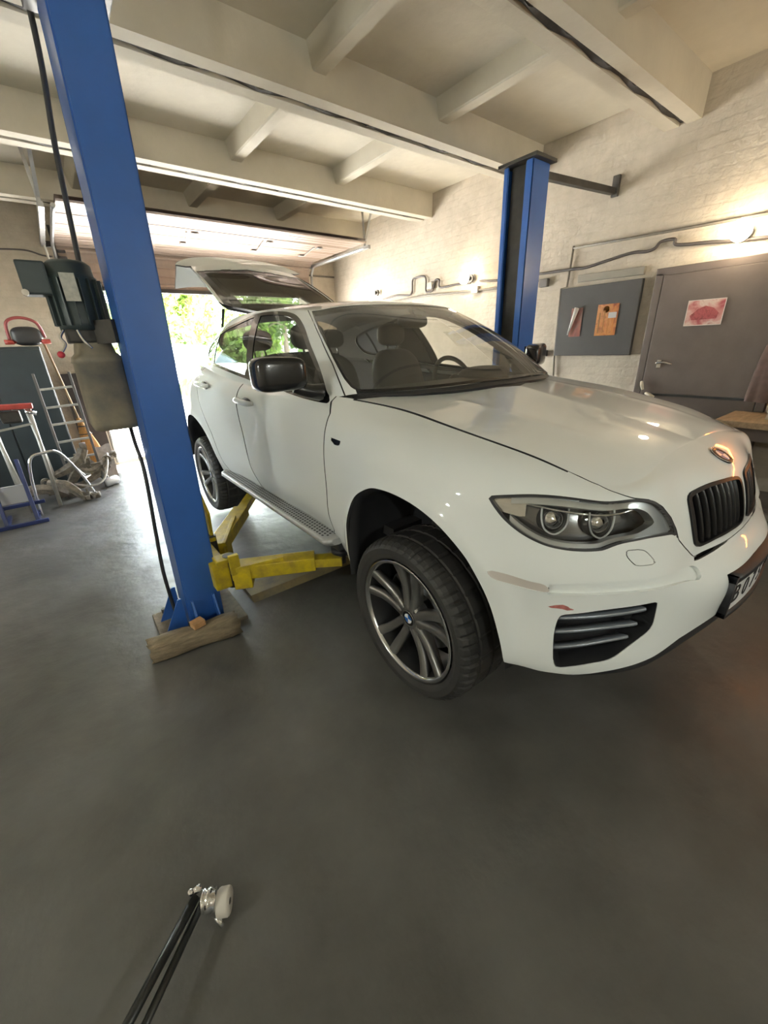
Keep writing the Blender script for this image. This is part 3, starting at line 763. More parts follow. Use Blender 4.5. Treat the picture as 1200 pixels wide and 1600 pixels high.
# dark inner skin behind every shut line
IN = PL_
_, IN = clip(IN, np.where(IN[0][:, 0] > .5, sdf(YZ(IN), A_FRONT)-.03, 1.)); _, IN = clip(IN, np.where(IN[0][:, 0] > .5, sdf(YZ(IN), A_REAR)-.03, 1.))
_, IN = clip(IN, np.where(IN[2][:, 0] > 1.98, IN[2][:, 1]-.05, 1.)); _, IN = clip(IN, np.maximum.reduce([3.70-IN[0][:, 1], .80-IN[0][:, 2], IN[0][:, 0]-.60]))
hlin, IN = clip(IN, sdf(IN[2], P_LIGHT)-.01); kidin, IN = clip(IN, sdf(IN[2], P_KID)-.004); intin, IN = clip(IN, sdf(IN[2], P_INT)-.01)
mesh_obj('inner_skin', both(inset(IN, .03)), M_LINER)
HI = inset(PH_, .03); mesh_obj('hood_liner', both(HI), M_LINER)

# ---- windows
ws2, wsb = clip(ws, sdf(ws[2]*np.array([3.2, .6]), np.array(WSC)*np.array([3.2, .6]))+.012)
mesh_obj('windscreen', both(inset(ws2, .003)), M_WSGLASS); mesh_obj('windscreen_band', both(inset(wsb, .002)), M_GLOSSBLK)
mesh_obj('cowl_trim', both(inset(cowlG, .008)), M_TRIM)
# cowl panel between the hood and the glass
hb = Hg[-1][::-1]; gb = Gg[:, 0]; k = np.linspace(0, 1, 30)
def rs(P, k):
    s = np.concatenate([[0], np.cumsum(np.linalg.norm(np.diff(P, axis=0), axis=1))]); return np.stack([np.interp(k*s[-1], s, P[:, i]) for i in range(3)], 1)
A_, B_ = rs(hb, k), rs(gb[gb[:, 1] < .56][:72], k)
P = np.stack([A_+[0, -.01, -.012], A_*.5+B_*.5+[0, 0, -.022], B_+[0, .012, -.008]], 1)
cw = MB(); cw.grid(P*[-1, 1, 1]+[0, 0, LIFT]); cw.grid(P+[0, 0, LIFT]); cw.build('cowl', M_TRIM, CAR)
fr_, gl = clip(dlo_m, -(sdf(YZ(dlo_m), DLO)+.02))[::-1][::-1]
# gl: f>0 part is the glass area
pil = lambda M: np.abs((M[0][:, 1]-(1.62+(M[0][:, 2]-1.19)*.46)))-.048
bp, gl = clip(gl, pil(gl)); gF, gR = clip(gl, gl[0][:, 1]-(1.62+(gl[0][:, 2]-1.19)*.46))
qd, gR = clip(gR, np.abs(gR[0][:, 1]-(2.44+(gR[0][:, 2]-1.27)*.25))-.012); gR, gQ = clip(gR, gR[0][:, 1]-(2.44+(gR[0][:, 2]-1.27)*.25))
sail, gF = clip(gF, np.maximum(gF[0][:, 1]-(.80+(gF[0][:, 2]-1.13)*.35), gF[0][:, 2]-1.32))
pair('window_trim', merge(fr_, bp, qd, inset(sail, -.001)), M_GLOSSBLK, d=.006)
mesh_obj('front_window', flip(inset(gF, .004)), M_SIDEGLASS);          # the driver's window is wound down
pair('rear_window', inset(gR, .004), M_SIDEGLASS); pair('quarter_window', inset(gQ, .004), M_SIDEGLASS)
# headliner
hl_, _ = clip(PR_, PR_[0][:, 1]-2.5); mesh_obj('headliner', both(inset(hl_, .035)), M_LINING)
upL, _ = clip(bodyL, np.where(bodyL[2][:, 0] > 1.98, bodyL[2][:, 1]-.08, 1.))
upL, _ = clip(upL, upL[0][:, 1]-3.6)
mesh_obj('pillar_lining', both(inset(merge(bodyG, upL, clip(bodyR, bodyR[0][:, 1]-3.6)[0]), .02)), M_LINING)

# ---- headlights (housing, bezel, projectors with light rings, clear lens)
def on(U, V, d): return surf(U, V, d)
def headlight():
    Mb = light; S = sdf(Mb[2], P_LIGHT)
    gask = clip(Mb, -(S+.009))[0]
    inner = clip(Mb, S+.009)[0]; Si = sdf(inner[2], P_LIGHT)
    bez = clip(inner, -(Si+.026+.035*np.clip((.62-inner[2][:, 0])/.1, 0, 1)+.012*np.clip((.17-inner[2][:, 1])/.05, 0, 1)))[0]
    bez = clip(bez, bez[2][:, 0]-1.0)[0]
    parts = []
    parts.append(('housing', inset(inner, .075), M_HOUS))
    parts.append(('housing_rim', rim(inset(inner, .001), .075), None))
    parts.append(('gasket', rim(inset(gask, .001), .01), M_TRIM))
    parts.append(('bezel', rim(inset(bez, .012), .03), M_SILV))
    # amber-free indicator block at the outer end
    ind = clip(inner, np.maximum.reduce([.955-inner[2][:, 0], inner[2][:, 1]-.215, .15-inner[2][:, 1]]))[0]
    parts.append(('indicator', rim(inset(ind, .02), .03), M_CHROME))
    parts.append(('lens', inset(inner, .0015), M_LENS))
    return parts
HP = headlight()
for side in (-1, 1):
    c0 = surf(.78, .19, .05)[0]*[-side if side < 0 else 1, 1, 1]
    c0 = surf(.78, .19, .05)[0]*[side, 1, 1]
    hd = thing('headlight', c0+[0, 0, LIFT], parent=CAR)
    for nm, Mx, mm in HP:
        if nm == 'housing_rim':
            V, N, UV, T = Mx[:4]; Mx = [V, N, UV, T[len(clip(light, sdf(light[2], P_LIGHT)+.009)[0][3]):]]; mm = M_HOUS; nm = 'housing_wall'
        Mx = Mx if side > 0 else flip(Mx)
        mesh_obj(nm, Mx, mm, hd, add=-c0)
    for U, V in ((.880, .200), (.735, .185)):
        p, n = surf(U, V, .02); q, _ = surf(U, V, .072)
        S3 = np.array([side, 1, 1]); p, q, n = p*S3, q*S3, n*S3
        ax = np.array([side*-.0, -1., -.05]); ax = n*.55+np.array([0, -1., 0])*.45; ax /= np.linalg.norm(ax)
        cc = q+np.array([0, 0, LIFT])+ax*.012
        MB().lathe(cc, ax, [(-.01, .046), (.012, .046), (.018, .040), (.012, .036)], 28).build('projector_shroud', M_DKSTEEL, hd)
        MB().lathe(cc+ax*.0, ax, [(.010, .036), (.020, .030), (.027, .018), (.030, .0)], 24).build('projector_lens', M_CHROME, hd)
        xv = np.cross(ax, [0, 0, 1.]); xv /= np.linalg.norm(xv); zv = np.cross(xv, ax)
        ring = [cc+ax*.022+xv*a*.044+zv*b*.044 for a, b in ((-1, .95), (-1.02, .2), (-.8, -.55), (-.25, -.98), (.25, -.98), (.8, -.55), (1.02, .2), (1, .95))]
        MB().tube(ring, .0032, 6, sub=3).build('light_ring', M_RWHITE, hd)
    # chrome fin across the lamp
    pts = [surf(U, .145+.02*(U-.7)/.3, .03)[0]*[side, 1, 1]+[0, 0, LIFT] for U in np.linspace(.62, .98, 8)]
    MB().tube(pts, .004, 6).build('chrome_fin', M_CHROME, hd)

# ---- kidney grilles
for side in (-1, 1):
    c0 = surf(.2, .28, 0)[0]*[side, 1, 1]
    kg = thing('kidney_grille', c0+[0, 0, LIFT], parent=CAR)
    kid2 = clip(kid, sdf(kid[2], P_KID)+.0016)[0]; fz = clip(kid2, -(sdf(kid2[2], P_KID)+.017))[0]
    Mx = rim(inset(fz, -.006), .05); mesh_obj('grille_frame', Mx if side > 0 else flip(Mx), M_GRILLE, kg, add=-c0)
    Mx = inset(kid, .07); mesh_obj('grille_back', Mx if side > 0 else flip(Mx), M_LINER, kg, add=-c0)
    for U in np.linspace(.052, .345, 9):
        vv = np.linspace(.16, .41, 60); ins = sdf(np.stack([np.full(60, U), vv], 1), P_KID) < -.012
        if not ins.any(): continue
        v0, v1 = vv[ins][0], vv[ins][-1]; pts = []
        for v in np.linspace(v0, v1, 7):
            p, n = surf(U, v, .004); q, _ = surf(U, v, .05); t = np.cross(n, [0, 0, 1.]); t /= np.linalg.norm(t)
            pts.append([p+t*.006, p+n*.003, p-t*.006, q-t*.006, q+t*.006, p+t*.006])
        P = np.array(pts)*[side, 1, 1]+[0, 0, LIFT]
        MB().grid(P).build('slat', M_GRILLE, kg)

# ---- lower intakes with three fins each
int2 = clip(intake, sdf(intake[2], P_INT)+.0022)[0]
FINS = [((.853, .643), (.72, .625), (.59, .606)), ((.857, .685), (.73, .668), (.61, .654)), ((.857, .724), (.74, .706), (.635, .690))]
for side in (-1, 1):
    c0 = surf(.72, .66, 0)[0]*[side, 1, 1]
    it = thing('lower_intake', c0+[0, 0, LIFT], parent=CAR)
    Mx = inset(intake, .075); mesh_obj('intake_back', Mx if side > 0 else flip(Mx), M_LINER, it, add=-c0)
    V, N, UV, T = rim(int2, .075)[:4]; Mx = [V, N, UV, T[len(int2[3]):]]; mesh_obj('intake_wall', Mx if side > 0 else flip(Mx), M_TRIM, it, add=-c0)
    for fn in FINS:
        C_ = catmull(np.array(fn, float), 10); pts = []
        for U, V in C_:
            p, n = surf(U, V, .012); q, _ = surf(U, V+.012, .06); u = np.array([0, 0, 1.])
            pts.append([p+u*.007, p+n*.004, p-u*.007, q-u*.005, q+u*.005, p+u*.007])
        P = np.array(pts)*[side, 1, 1]+[0, 0, LIFT]
        MB().grid(P).build('fin', M_FIN, it)

# ---- badge on the hood
def badge(name, c, n, r, parent):
    """round badge: dark ring, blue and white quarters"""
    c = np.array(c, float); n = np.array(n, float)/np.linalg.norm(n)
    x = np.cross(n, [0, 0, 1.]); x = x/np.linalg.norm(x) if np.linalg.norm(x) > .1 else np.array([1., 0, 0]); y = np.cross(n, x)
    b = thing(name, c, parent=parent)
    MB().lathe(c, n, [(-.002, r), (.004, r), (.006, r*.94), (.006, r*.66), (.004, r*.63)], 32).build('badge_ring', M_GLOSSBLK, b)
    MB().lathe(c, n, [(.003, r*1.03), (.0055, r*1.03), (.0055, r*.97), (.003, r*.97)], 32).build('badge_edge', M_CHROME, b)
    for k, mm in enumerate((M_RBLUE, M_RWHITE, M_RBLUE, M_RWHITE)):
        t = np.linspace(k*PI/2, (k+1)*PI/2, 9); mb = MB()
        vs = [c+n*.005]+[c+n*.005+(x*math.cos(a)+y*math.sin(a))*r*.65 for a in t]
        mb._add(vs, [(0, i, i+1) for i in range(1, 9)]); mb.build('badge_quarter', mm, b)
    return b
p, n = surf(0.0, .092, 0); badge('hood_badge', p+[0, 0, LIFT], n, .041, CAR)

# ---- number plate in its frame
pl = thing('number_plate', (0, -.915, .54+LIFT), parent=CAR)
def plate_y(x): return -.912+.28*x*x
def plate_grid(x0, x1, z0, z1, off): return [[(x, plate_y(x)-off, z+LIFT) for z in (z0, z1)] for x in np.linspace(x0, x1, 13)]
fr = MB()
for (x0, x1, z0, z1) in ((-.275, .275, .592, .618), (-.275, .275, .452, .470), (-.275, -.262, .452, .618), (.262, .275, .452, .618)):
    G0 = np.array(plate_grid(x0, x1, z0, z1, .022)); G1 = np.array(plate_grid(x0, x1, z0, z1, -.01))
    fr.grid(G0); fr.grid(np.stack([G0[:, 1], G1[:, 1]], 1)); fr.grid(np.stack([G0[:, 0], G1[:, 0]], 1))
    fr.grid(np.stack([G0[0], G1[0]], 1)); fr.grid(np.stack([G0[-1], G1[-1]], 1))
fr.build('plate_frame', M_TRIM, pl)
MB().grid(plate_grid(-.262, .262, .47, .592, .014)).build('plate', M_PLATEW, pl)
M_INK = mat('plate_ink', (.02, .02, .02), .5)
for i, ch in enumerate('B075PK'):
    x = -.215+.078*i
    yy = plate_y(x); sl = .56*x
    text('plate_character', ch, .10, M_INK, pl, obj_axes((x, yy-.0155, .531+LIFT), (1, sl, 0), (0, 0, 1)), .0006)

# ---- door handles, mirrors, running boards
def handle(y, z, side):
    hx = np.interp(y, [1.3, 2.0, 2.5], [.942, .945, .952])
    h = thing('door_handle', (side*hx, y, z+LIFT), parent=CAR)
    pts = [(side*(hx-.004), y-.125, z+LIFT), (side*(hx+.020), y-.11, z+LIFT), (side*(hx+.034), y-.06, z+LIFT+.004), (side*(hx+.036), y+.02, z+LIFT+.008), (side*(hx+.030), y+.09, z+LIFT+.010), (side*(hx+.004), y+.125, z+LIFT+.012)]
    MB().tube(pts, [.012, .017, .019, .019, .018, .014], 12).build('handle_grip', M_PAINT, h)
    MB().ball((side*(hx-.008), y, z+LIFT-.004), (.012, .085, .032), 20, 10).build('handle_cup', M_DKSTEEL, h)
for side in (-1, 1):
    handle(1.555, 1.062, side); handle(2.44, 1.128, side)
def superball(c, h, e=2.6, n=36, m=22, shear=(0, 0)):
    P = []
    for j in range(m+1):
        a = -PI/2+PI*j/m; row = []
        for i in range(n+1):
            b = 2*PI*i/n; f = lambda v: math.copysign(abs(v)**(2/e), v)
            x, y, z = f(math.cos(a))*f(math.cos(b)), f(math.cos(a))*f(math.sin(b)), f(math.sin(a))
            row.append((c[0]+h[0]*x, c[1]+h[1]*y+shear[0]*x, c[2]+h[2]*z*(1+shear[1]*x)))
        P.append(row)
    return P
for side in (-1, 1):
    mr = thing('door_mirror', (side*.92, .72, 1.17+LIFT), parent=CAR)
    P = np.array(superball((1.045, .755, 1.262+LIFT), (.112, .066, .076), 4.6, shear=(.035, .06)))*[side, 1, 1]
    MB().grid(P).build('mirror_cap', M_GLOSSBLK, mr, True)
    MB().grid(np.array([[(x*side, .823+(x-1.045)*.31+.0, z) for z in (1.205+LIFT, 1.32+LIFT)] for x in np.linspace(.955, 1.14, 6)])).build('mirror_glass', M_CHROME, mr)
    MB().tube([(side*.85, .70, 1.165+LIFT), (side*.91, .715, 1.175+LIFT), (side*.98, .74, 1.20+LIFT)], [.045, .036, .03], 12).build('mirror_foot', M_GLOSSBLK, mr)
M_RBOARD = mat('ribbed_alu_board', (.50, .50, .49), .42, metal=.55, var=.1, vscale=20)
M_STUD = mat('rubber_stud', (.07, .07, .07), .7)
for side in (-1, 1):
    rb = thing('running_board', (side*.95, 1.4, .40+LIFT), parent=CAR)
    ys = np.concatenate([[.552, .56, .57, .58], np.linspace(.60, 2.33, 38)])
    prof = [(.86, .425), (.875, .436), (.985, .446), (1.0, .442), (1.003, .425), (.985, .408), (.86, .400)]
    def ext(y): return min(1., .55+.45*math.sin(min(1., min((y-.545)*3, 2.34-y)/.10)*PI/2))
    P = [[(side*(.86+(x-.86)*ext(y)), y, z+LIFT) for x, z in prof] for y in ys]
    mb = MB(); mb.grid(P); 
    mb._add([P[0][i] for i in range(len(prof))], [list(range(len(prof)))]); mb._add([P[-1][i] for i in range(len(prof))], [list(range(len(prof)))])
    mb.build('board', M_RBOARD, rb)
    base = MB().lathe((0, 0, 0), (0, 0, 1), [(0, .0072), (.002, .0066), (.0025, 0)], 8)
    me = bpy.data.meshes.new('stud'); base.bm.to_mesh(me); base.bm.free(); me.materials.append(M_STUD)
    k = 0
    for r_ in range(4):
        for i in range(58):
            y = .62+i*.0285+(r_ % 2)*.0142
            if y > 2.27: continue
            x = .899+r_*.0235
            o = bpy.data.objects.new('stud', me); COL.objects.link(o); o.parent = rb
            zz = np.interp(x, [.875, .985], [.436, .446])
            o.location = (side*x-side*.95, y-1.4, zz-.40); k += 1
    MB().box((side*.89, .60, .385+LIFT), (.07, .10, .05), bev=.01).build('board_end', M_TRIM, rb)

# ---- arch liners and underbody
def liner(poly, x0, x1):
    P = np.array(poly)[:-2]; c = P.mean(0)
    Q = c+(P-c)*1.0
    G_ = [[(x, q[0], q[1]+LIFT) for x in (x0, x1)] for q in Q]
    return G_
for poly, nm in ((A_FRONT, 'f'), (A_REAR, 'r')):
    for side in (-1, 1):
        x_out = .955 if nm == 'f' else .965
        mb = MB()
        P = np.array(poly)[:-2]; c = np.array([P[:, 0].mean(), .42])
        def ring(k, x): q = c+(P-c)*k; return [(side*x, a, b+LIFT) for a, b in q]
        xe = [np.interp(p_[0], [-.5, -.3, 0, .5], [.885, .935, .962, .955]) if nm == 'f' else .966 for p_ in P]
        r0_ = [(side*(xo-.004), a, b+LIFT) for (a, b), xo in zip(P, xe)]
        r1_ = [(side*(xo-.030), a, b+LIFT) for (a, b), xo in zip(c+(P-c)*.955, xe)]
        r2_ = [(side*(xo-.06), a, b+LIFT) for (a, b), xo in zip(c+(P-c)*.965, xe)]
        r3_ = ring(.99, .56)
        mb.grid(np.stack([r0_, r1_, r2_, r3_], 1))
        mb._add(r3_, [list(range(len(r3_)))])
        mb.build('arch_liner', M_LINER if nm == 'r' else mat('arch_lip', (.02, .02, .022), .55), CAR)
ub = MB()
ub.box((0, 1.45, .30+LIFT), (1.1, 4.3, .06)); ub.box((0, 1.43, .36+LIFT), (1.72, 1.9, .06)); ub.box((0, -.62, .40+LIFT), (1.0, .3, .05)); ub.box((0, 3.55, .42+LIFT), (1.5, .5, .05))
ub.build('underbody', M_LINER, CAR)

# ---- wheels
def lerp(a, b, t): return a+(b-a)*t
def make_wheel(c, side, rT, rR, wid, rot=0.):
    """c: wheel centre on the outer rim plane"""
    w = thing('wheel', np.array(c)+[0, 0, LIFT], parent=CAR); c = np.array(c)+[0, 0, LIFT]
    ax = np.array([side, 0, 0.]); W = wid
    # tyre: lathe with cut shoulder blocks
    prof = [(-.012, rR+.002), (.004, rR+.012), (.014, rR+.035), (.016, rR+.06), (.006, rT-.022), (-.012, rT-.008), (-.034, rT-.002), (-.050, rT), (-.056, rT-.006), (-.064, rT-.006), (-.070, rT), (-W*.5+.008, rT+.001), (-W*.5+.004, rT-.007), (-W*.5-.004, rT-.007), (-W*.5-.008, rT+.001),
            (-W+.070, rT), (-W+.064, rT-.006), (-W+.056, rT-.006), (-W+.05, rT), (-W+.034, rT-.002), (-W+.012, rT-.008), (-W-.006, rT-.022), (-W-.016, rT-.06), (-W-.0, rR+.01)]
    n = 216; t = np.arange(n)*2*PI/n; P = []
    for k, (h, r) in enumerate(prof):
        cut = (np.arange(n) % 4 == 0)
        rr = np.full(n, r)
        if 4 <= k <= 7: rr = np.where(cut, r-[.004, .008, .008, .008][k-4], r)
        if 16 <= k <= 19: rr = np.where(np.roll(cut, 2), r-.006, r)
        if k in (10, 11, 14, 15): rr = np.where(np.roll(np.arange(n) % 8 == 0, 3), r-.004, r)
        P.append(np.stack([np.full(n, c[0]+side*h), c[1]+rr*np.cos(t), c[2]+rr*np.sin(t)], 1))
    P = np.array(P); P = np.concatenate([P, P[:, :1]], 1)
    tb = MB().grid(P)
    for f in tb.bm.faces: f.smooth = False
    tb.build('tyre', M_RUBBER, w)
    MB().lathe(c, ax, [(.004, rR+.004), (.007, rR-.002), (.004, rR-.010), (-.012, rR-.014)], 96).build('rim_lip', M_ALU, w)
    MB().lathe(c, ax, [(-.010, rR-.012), (-.05, rR-.022), (-.13, rR-.035), (-.2, rR-.02)], 64).build('barrel', mat('dark_barrel', (.035, .035, .036), .4, metal=.6), w)
    # five pairs of curved spokes
    hubd, hubr = -.028, .055
    base_a = rot
    for k in range(5):
        for s in (-1, 1):
            sp = MB(); secs = []
            for q in np.linspace(0, 1, 11):
                r = lerp(.050, rR-.010, q); a = base_a+k*2*PI/5+s*(.30-.085*q-.05*math.sin(q*PI))
                d = lerp(-.030, -.008, q)-.014*math.sin(q*PI); hw = lerp(.020, .025, q)+.003*abs(q-.5); th = lerp(.05, .030, q)
                er = np.array([0, math.cos(a), math.sin(a)]); et = np.array([0, -math.sin(a), math.cos(a)])
                o = c+er*r
                secs.append([o+et*hw*.95+ax*(d-.006), o+et*hw*.55+ax*(d+.003), o-et*hw*.55+ax*(d+.003), o-et*hw*.95+ax*(d-.006), o-et*hw*.8+ax*(d-th), o+et*hw*.8+ax*(d-th), o+et*hw*.95+ax*(d-.006)])
            sp.grid(np.array(secs)); ob = sp.build('spoke', M_GUN, w)
    MB().lathe(c, ax, [(-.09, .078), (-.045, .078), (-.034, .070), (-.030, .050), (-.030, .036)], 40).build('hub', M_GUN, w)
    for k in range(5):
        a = base_a+(k+.5)*2*PI/5; p = c+np.array([0, math.cos(a), math.sin(a)])*.056
        MB().cyl(p+ax*-.05, p+ax*-.030, .009, 6).build('lug_bolt', M_CHROME, w)
    badge('hub_badge', c+ax*-.029, ax, .036, w)
    MB().lathe(c, ax, [(-.155, .075), (-.155, .185), (-.125, .185), (-.125, .075)], 64).build('brake_disc', M_SILV, w)
    mb = MB()
    for a in np.linspace(-.45, .45, 5):
        mb.box(c+np.array([-side*.14, math.cos(a+.5)*.175, math.sin(a+.5)*.175]), (.10, .06, .075), Matrix.Rotation(a+.5, 3, 'X'), bev=.008)
    mb.build('brake_caliper', M_DKSTEEL, w)
    return w
for side in (-1, 1):
    make_wheel((side*.948, 0, .250), side, .375, .279, .275, rot=.30)
    make_wheel((side*.950, 2.925, .265), side, .368, .274, .30, rot=.9)
    MB().cyl((side*.3, 0, .25+LIFT), (side*.8, 0, .25+LIFT), .035, 12).cyl((side*.3, 2.925, .265+LIFT), (side*.8, 2.925, .265+LIFT), .04, 12).cyl((side*.78, .03, .3+LIFT), (side*.60, .06, .75+LIFT), .055, 14).build('axle', M_DKSTEEL, CAR)

# ---- interior
mb = MB()
secs = []
for y, z, h in ((.34, 1.12, .02), (.50, 1.125, .035), (.72, 1.13, .05), (.86, 1.10, .05), (.90, 1.0, .03), (.92, .75, .0)):
    secs.append([(x, y+.10*(abs(x)/.75)**2, z+h*(1-(x/.78)**2)*.6+LIFT) for x in np.linspace(-.78, .78, 17)])
mb.grid(secs).build('dashboard', M_DASH, CAR)
P = superball((.38, .70, 1.165+LIFT), (.19, .13, .055), 2.4, 24, 12); MB().grid(P).build('instrument_hood', M_DASH, CAR, True)
sw = thing('steering_wheel', (.38, .95, 1.08+LIFT), parent=CAR)
_sc = np.array([.38, .96, 1.10+LIFT]); _sx = np.array([1., 0, 0]); _sz = np.array([0, .42, .91]); _sz /= np.linalg.norm(_sz)
MB().tube([_sc+(_sx*math.cos(a)+_sz*math.sin(a))*.185 for a in np.linspace(0, 2*PI, 24, endpoint=False)], .016, 10, sub=3, closed=True).build('steering_rim', M_TRIM, sw)
mb = MB()
for a in (0, PI, -PI/2): mb.bar(_sc, _sc+(_sx*math.cos(a)+_sz*math.sin(a))*.18, .05, .02, bev=.004)
mb.ball(_sc, (.065, .035, .06)).build('steering_boss', M_TRIM, sw)
MB().cyl(_sc, (.38, .7, 1.0+LIFT), .04, 12).build('steering_column', M_TRIM, sw)
def seat(x, y, wide, rear=False):
    s = thing('rear_seat' if rear else 'front_seat', (x, y, .45+LIFT), parent=CAR)
    MB().grid(superball((x, y, .66+LIFT), (wide, .27, .11), 4)).build('seat_cushion', M_SEAT, s, True)
    R = []
    for row in superball((0, 0, 0), (wide*.95, .085, .34), 3.2): R.append([(x+a, y+.30+b+(c)*.28, 1.0+LIFT+c) for a, b, c in row])
    MB().grid(R).build('seat_back', M_SEAT, s, True)
    for hx in ((0,) if not rear else (-.38, .38)):
        MB().grid(superball((x+hx, y+.42, 1.445+LIFT), (.13, .055, .085), 2.8)).build('headrest', M_SEAT, s, True)
        mb = MB()
        for dx in (-.05, .05): mb.cyl((x+hx+dx, y+.39, 1.3+LIFT), (x+hx+dx, y+.42, 1.40+LIFT), .008, 8)
        mb.build('headrest_post', M_CHROME, s)
seat(-.38, 1.25, .26); seat(.38, 1.25, .26); seat(0, 2.18, .62, True)
MB().box((0, 1.6, .50+LIFT), (1.5, 2.6, .05)).build('cabin_floor', M_LINER, CAR)
MB().box((0, 1.2, .72+LIFT), (.22, .8, .28), bev=.03).build('centre_console', M_DASH, CAR)
MB().box((0, 3.1, .70+LIFT), (1.3, 1.1, .04)).build('boot_floor', M_LINER, CAR)
mv = MB(); mv.grid(superball((.0, .98, 1.50+LIFT), (.12, .025, .04), 3)); mv.cyl((0, .96, 1.52+LIFT), (0, 1.02, 1.58+LIFT), .012, 8); mv.build('rear_view_mirror', M_TRIM, CAR)

# ---- open tailgate
GA = math.radians(43); HY, HZ = 2.50, 1.645
gt = thing('tailgate', (0, HY, HZ+LIFT), parent=CAR)
def swing(M):
    V, N, UV, T = M; c, s = math.cos(GA), math.sin(GA)
    def rot(A, o): 
        y, z = A[:, 1]-o[0], A[:, 2]-o[1]; return np.stack([A[:, 0], y*c-z*s, y*s+z*c], 1)
    return [rot(V, (HY, HZ)), rot(N, (0, 0)), UV, T]
gate = merge(gateR, gateD, gateL)
ed = np.minimum.reduce([np.interp(gate[0][:, 1], [2.5, 2.9, 3.3, 3.7, 4.1], [.60, .585, .56, .55, .62])-gate[0][:, 0], gate[0][:, 1]-2.50-.25*(gate[0][:, 0]/.6)**2+.02, (gate[0][:, 2]-.80)+np.where(gate[0][:, 1] > 3.6, 0, 1)])
isR = np.arange(len(gate[0])) < len(gateR[0])
glf = np.where(gate[0][:, 1] < 3.60-.10*(gate[0][:, 0]/.6)**2, .02-ed, 1.)
gl_, skin = clip(gate, glf)
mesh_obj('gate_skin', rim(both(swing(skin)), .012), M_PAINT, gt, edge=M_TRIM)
M_REARGLASS = glass_mat('rear_privacy_glass', (.10, .11, .10), ior=1.6, pale_mix=.10)
gl2, glb = clip(gl_, np.maximum.reduce([.085-(np.interp(gl_[0][:, 1], [2.5, 2.9, 3.3, 3.7], [.60, .585, .56, .55])-gl_[0][:, 0]), 2.66-gl_[0][:, 1], gl_[0][:, 1]-3.50]))
mesh_obj('gate_glass', both(swing(inset(gl2, .004))), M_REARGLASS, gt); mesh_obj('gate_glass_band', both(swing(inset(glb, .003))), M_GLOSSBLK, gt)
ins_ = inset(gate, .012+.075*np.clip(ed/.13, 0, 1)**.8)
def gate_ed(M): return np.minimum.reduce([np.interp(M[0][:, 1], [2.5, 2.9, 3.3, 3.7, 4.1], [.60, .585, .56, .55, .62])-M[0][:, 0], M[0][:, 1]-2.50-.25*(M[0][:, 0]/.6)**2+.02])
edi = ed
drk, wht = clip(ins_, ins_[0][:, 1]-3.66+.25*(ins_[0][:, 0]/.6)**2*.3)
def neg(M): return [M[0], -M[1], M[2], M[3][:, ::-1]]+list(M[4:])
mesh_obj('gate_inner_frame', neg(both(swing(wht))), M_PAINT, gt)
_, drk2 = clip(drk, np.where(drk[0][:, 1] < 3.30, 1., 1.))
glh = np.where(drk[0][:, 1] < 3.12, .20-(.56-drk[0][:, 0]), 1.); glh = np.maximum(glh, 2.85-drk[0][:, 1])
hole, trim_ = clip(drk, np.where(drk[0][:, 1] < 3.12, glh, 1.))
mesh_obj('gate_inner_trim', neg(rim(both(swing(trim_)), -.02)), M_TRIM, gt)
def gp(x, y, z):
    c, s = math.cos(GA), math.sin(GA); return np.array([x, HY+(y-HY)*c-(z-HZ)*s, HZ+(y-HY)*s+(z-HZ)*c+LIFT])
for side in (-1, 1):
    mb = MB(); mb.grid(np.array([[gp(side*x, y, z) for x, y, z in r] for r in ([(.30, 4.0, 1.0), (.30, 4.0, .88)], [(.45, 3.985, 1.01), (.45, 3.99, .88)], [(.59, 3.93, 1.02), (.59, 3.94, .90)])])); mb.build('tail_light', mat('tail_lamp', (.25, .02, .02), .15, coat=1.), gt)
    MB().cyl(gp(side*.57, 2.75, 1.50), (side*.62, 2.85, 1.42+LIFT), .011, 10).build('gas_strut', M_TRIM, gt)
MB().box(gp(0, 3.95, .93), (.12, .05, .08), Matrix.Rotation(GA, 3, 'X'), bev=.01).build('gate_latch', M_TRIM, gt)
# rear body tail lights on the quarters
for side in (-1, 1):
    mb = MB(); mb.grid(np.array([[(side*x, y, z+LIFT) for x, y, z in r] for r in ([(.84, 3.70, 1.03), (.86, 3.71, .90)], [(.76, 3.83, 1.03), (.78, 3.84, .90)], [(.655, 3.915, 1.03), (.66, 3.925, .90)])])); mb.build('tail_light', bpy.data.materials['tail_lamp'], CAR)
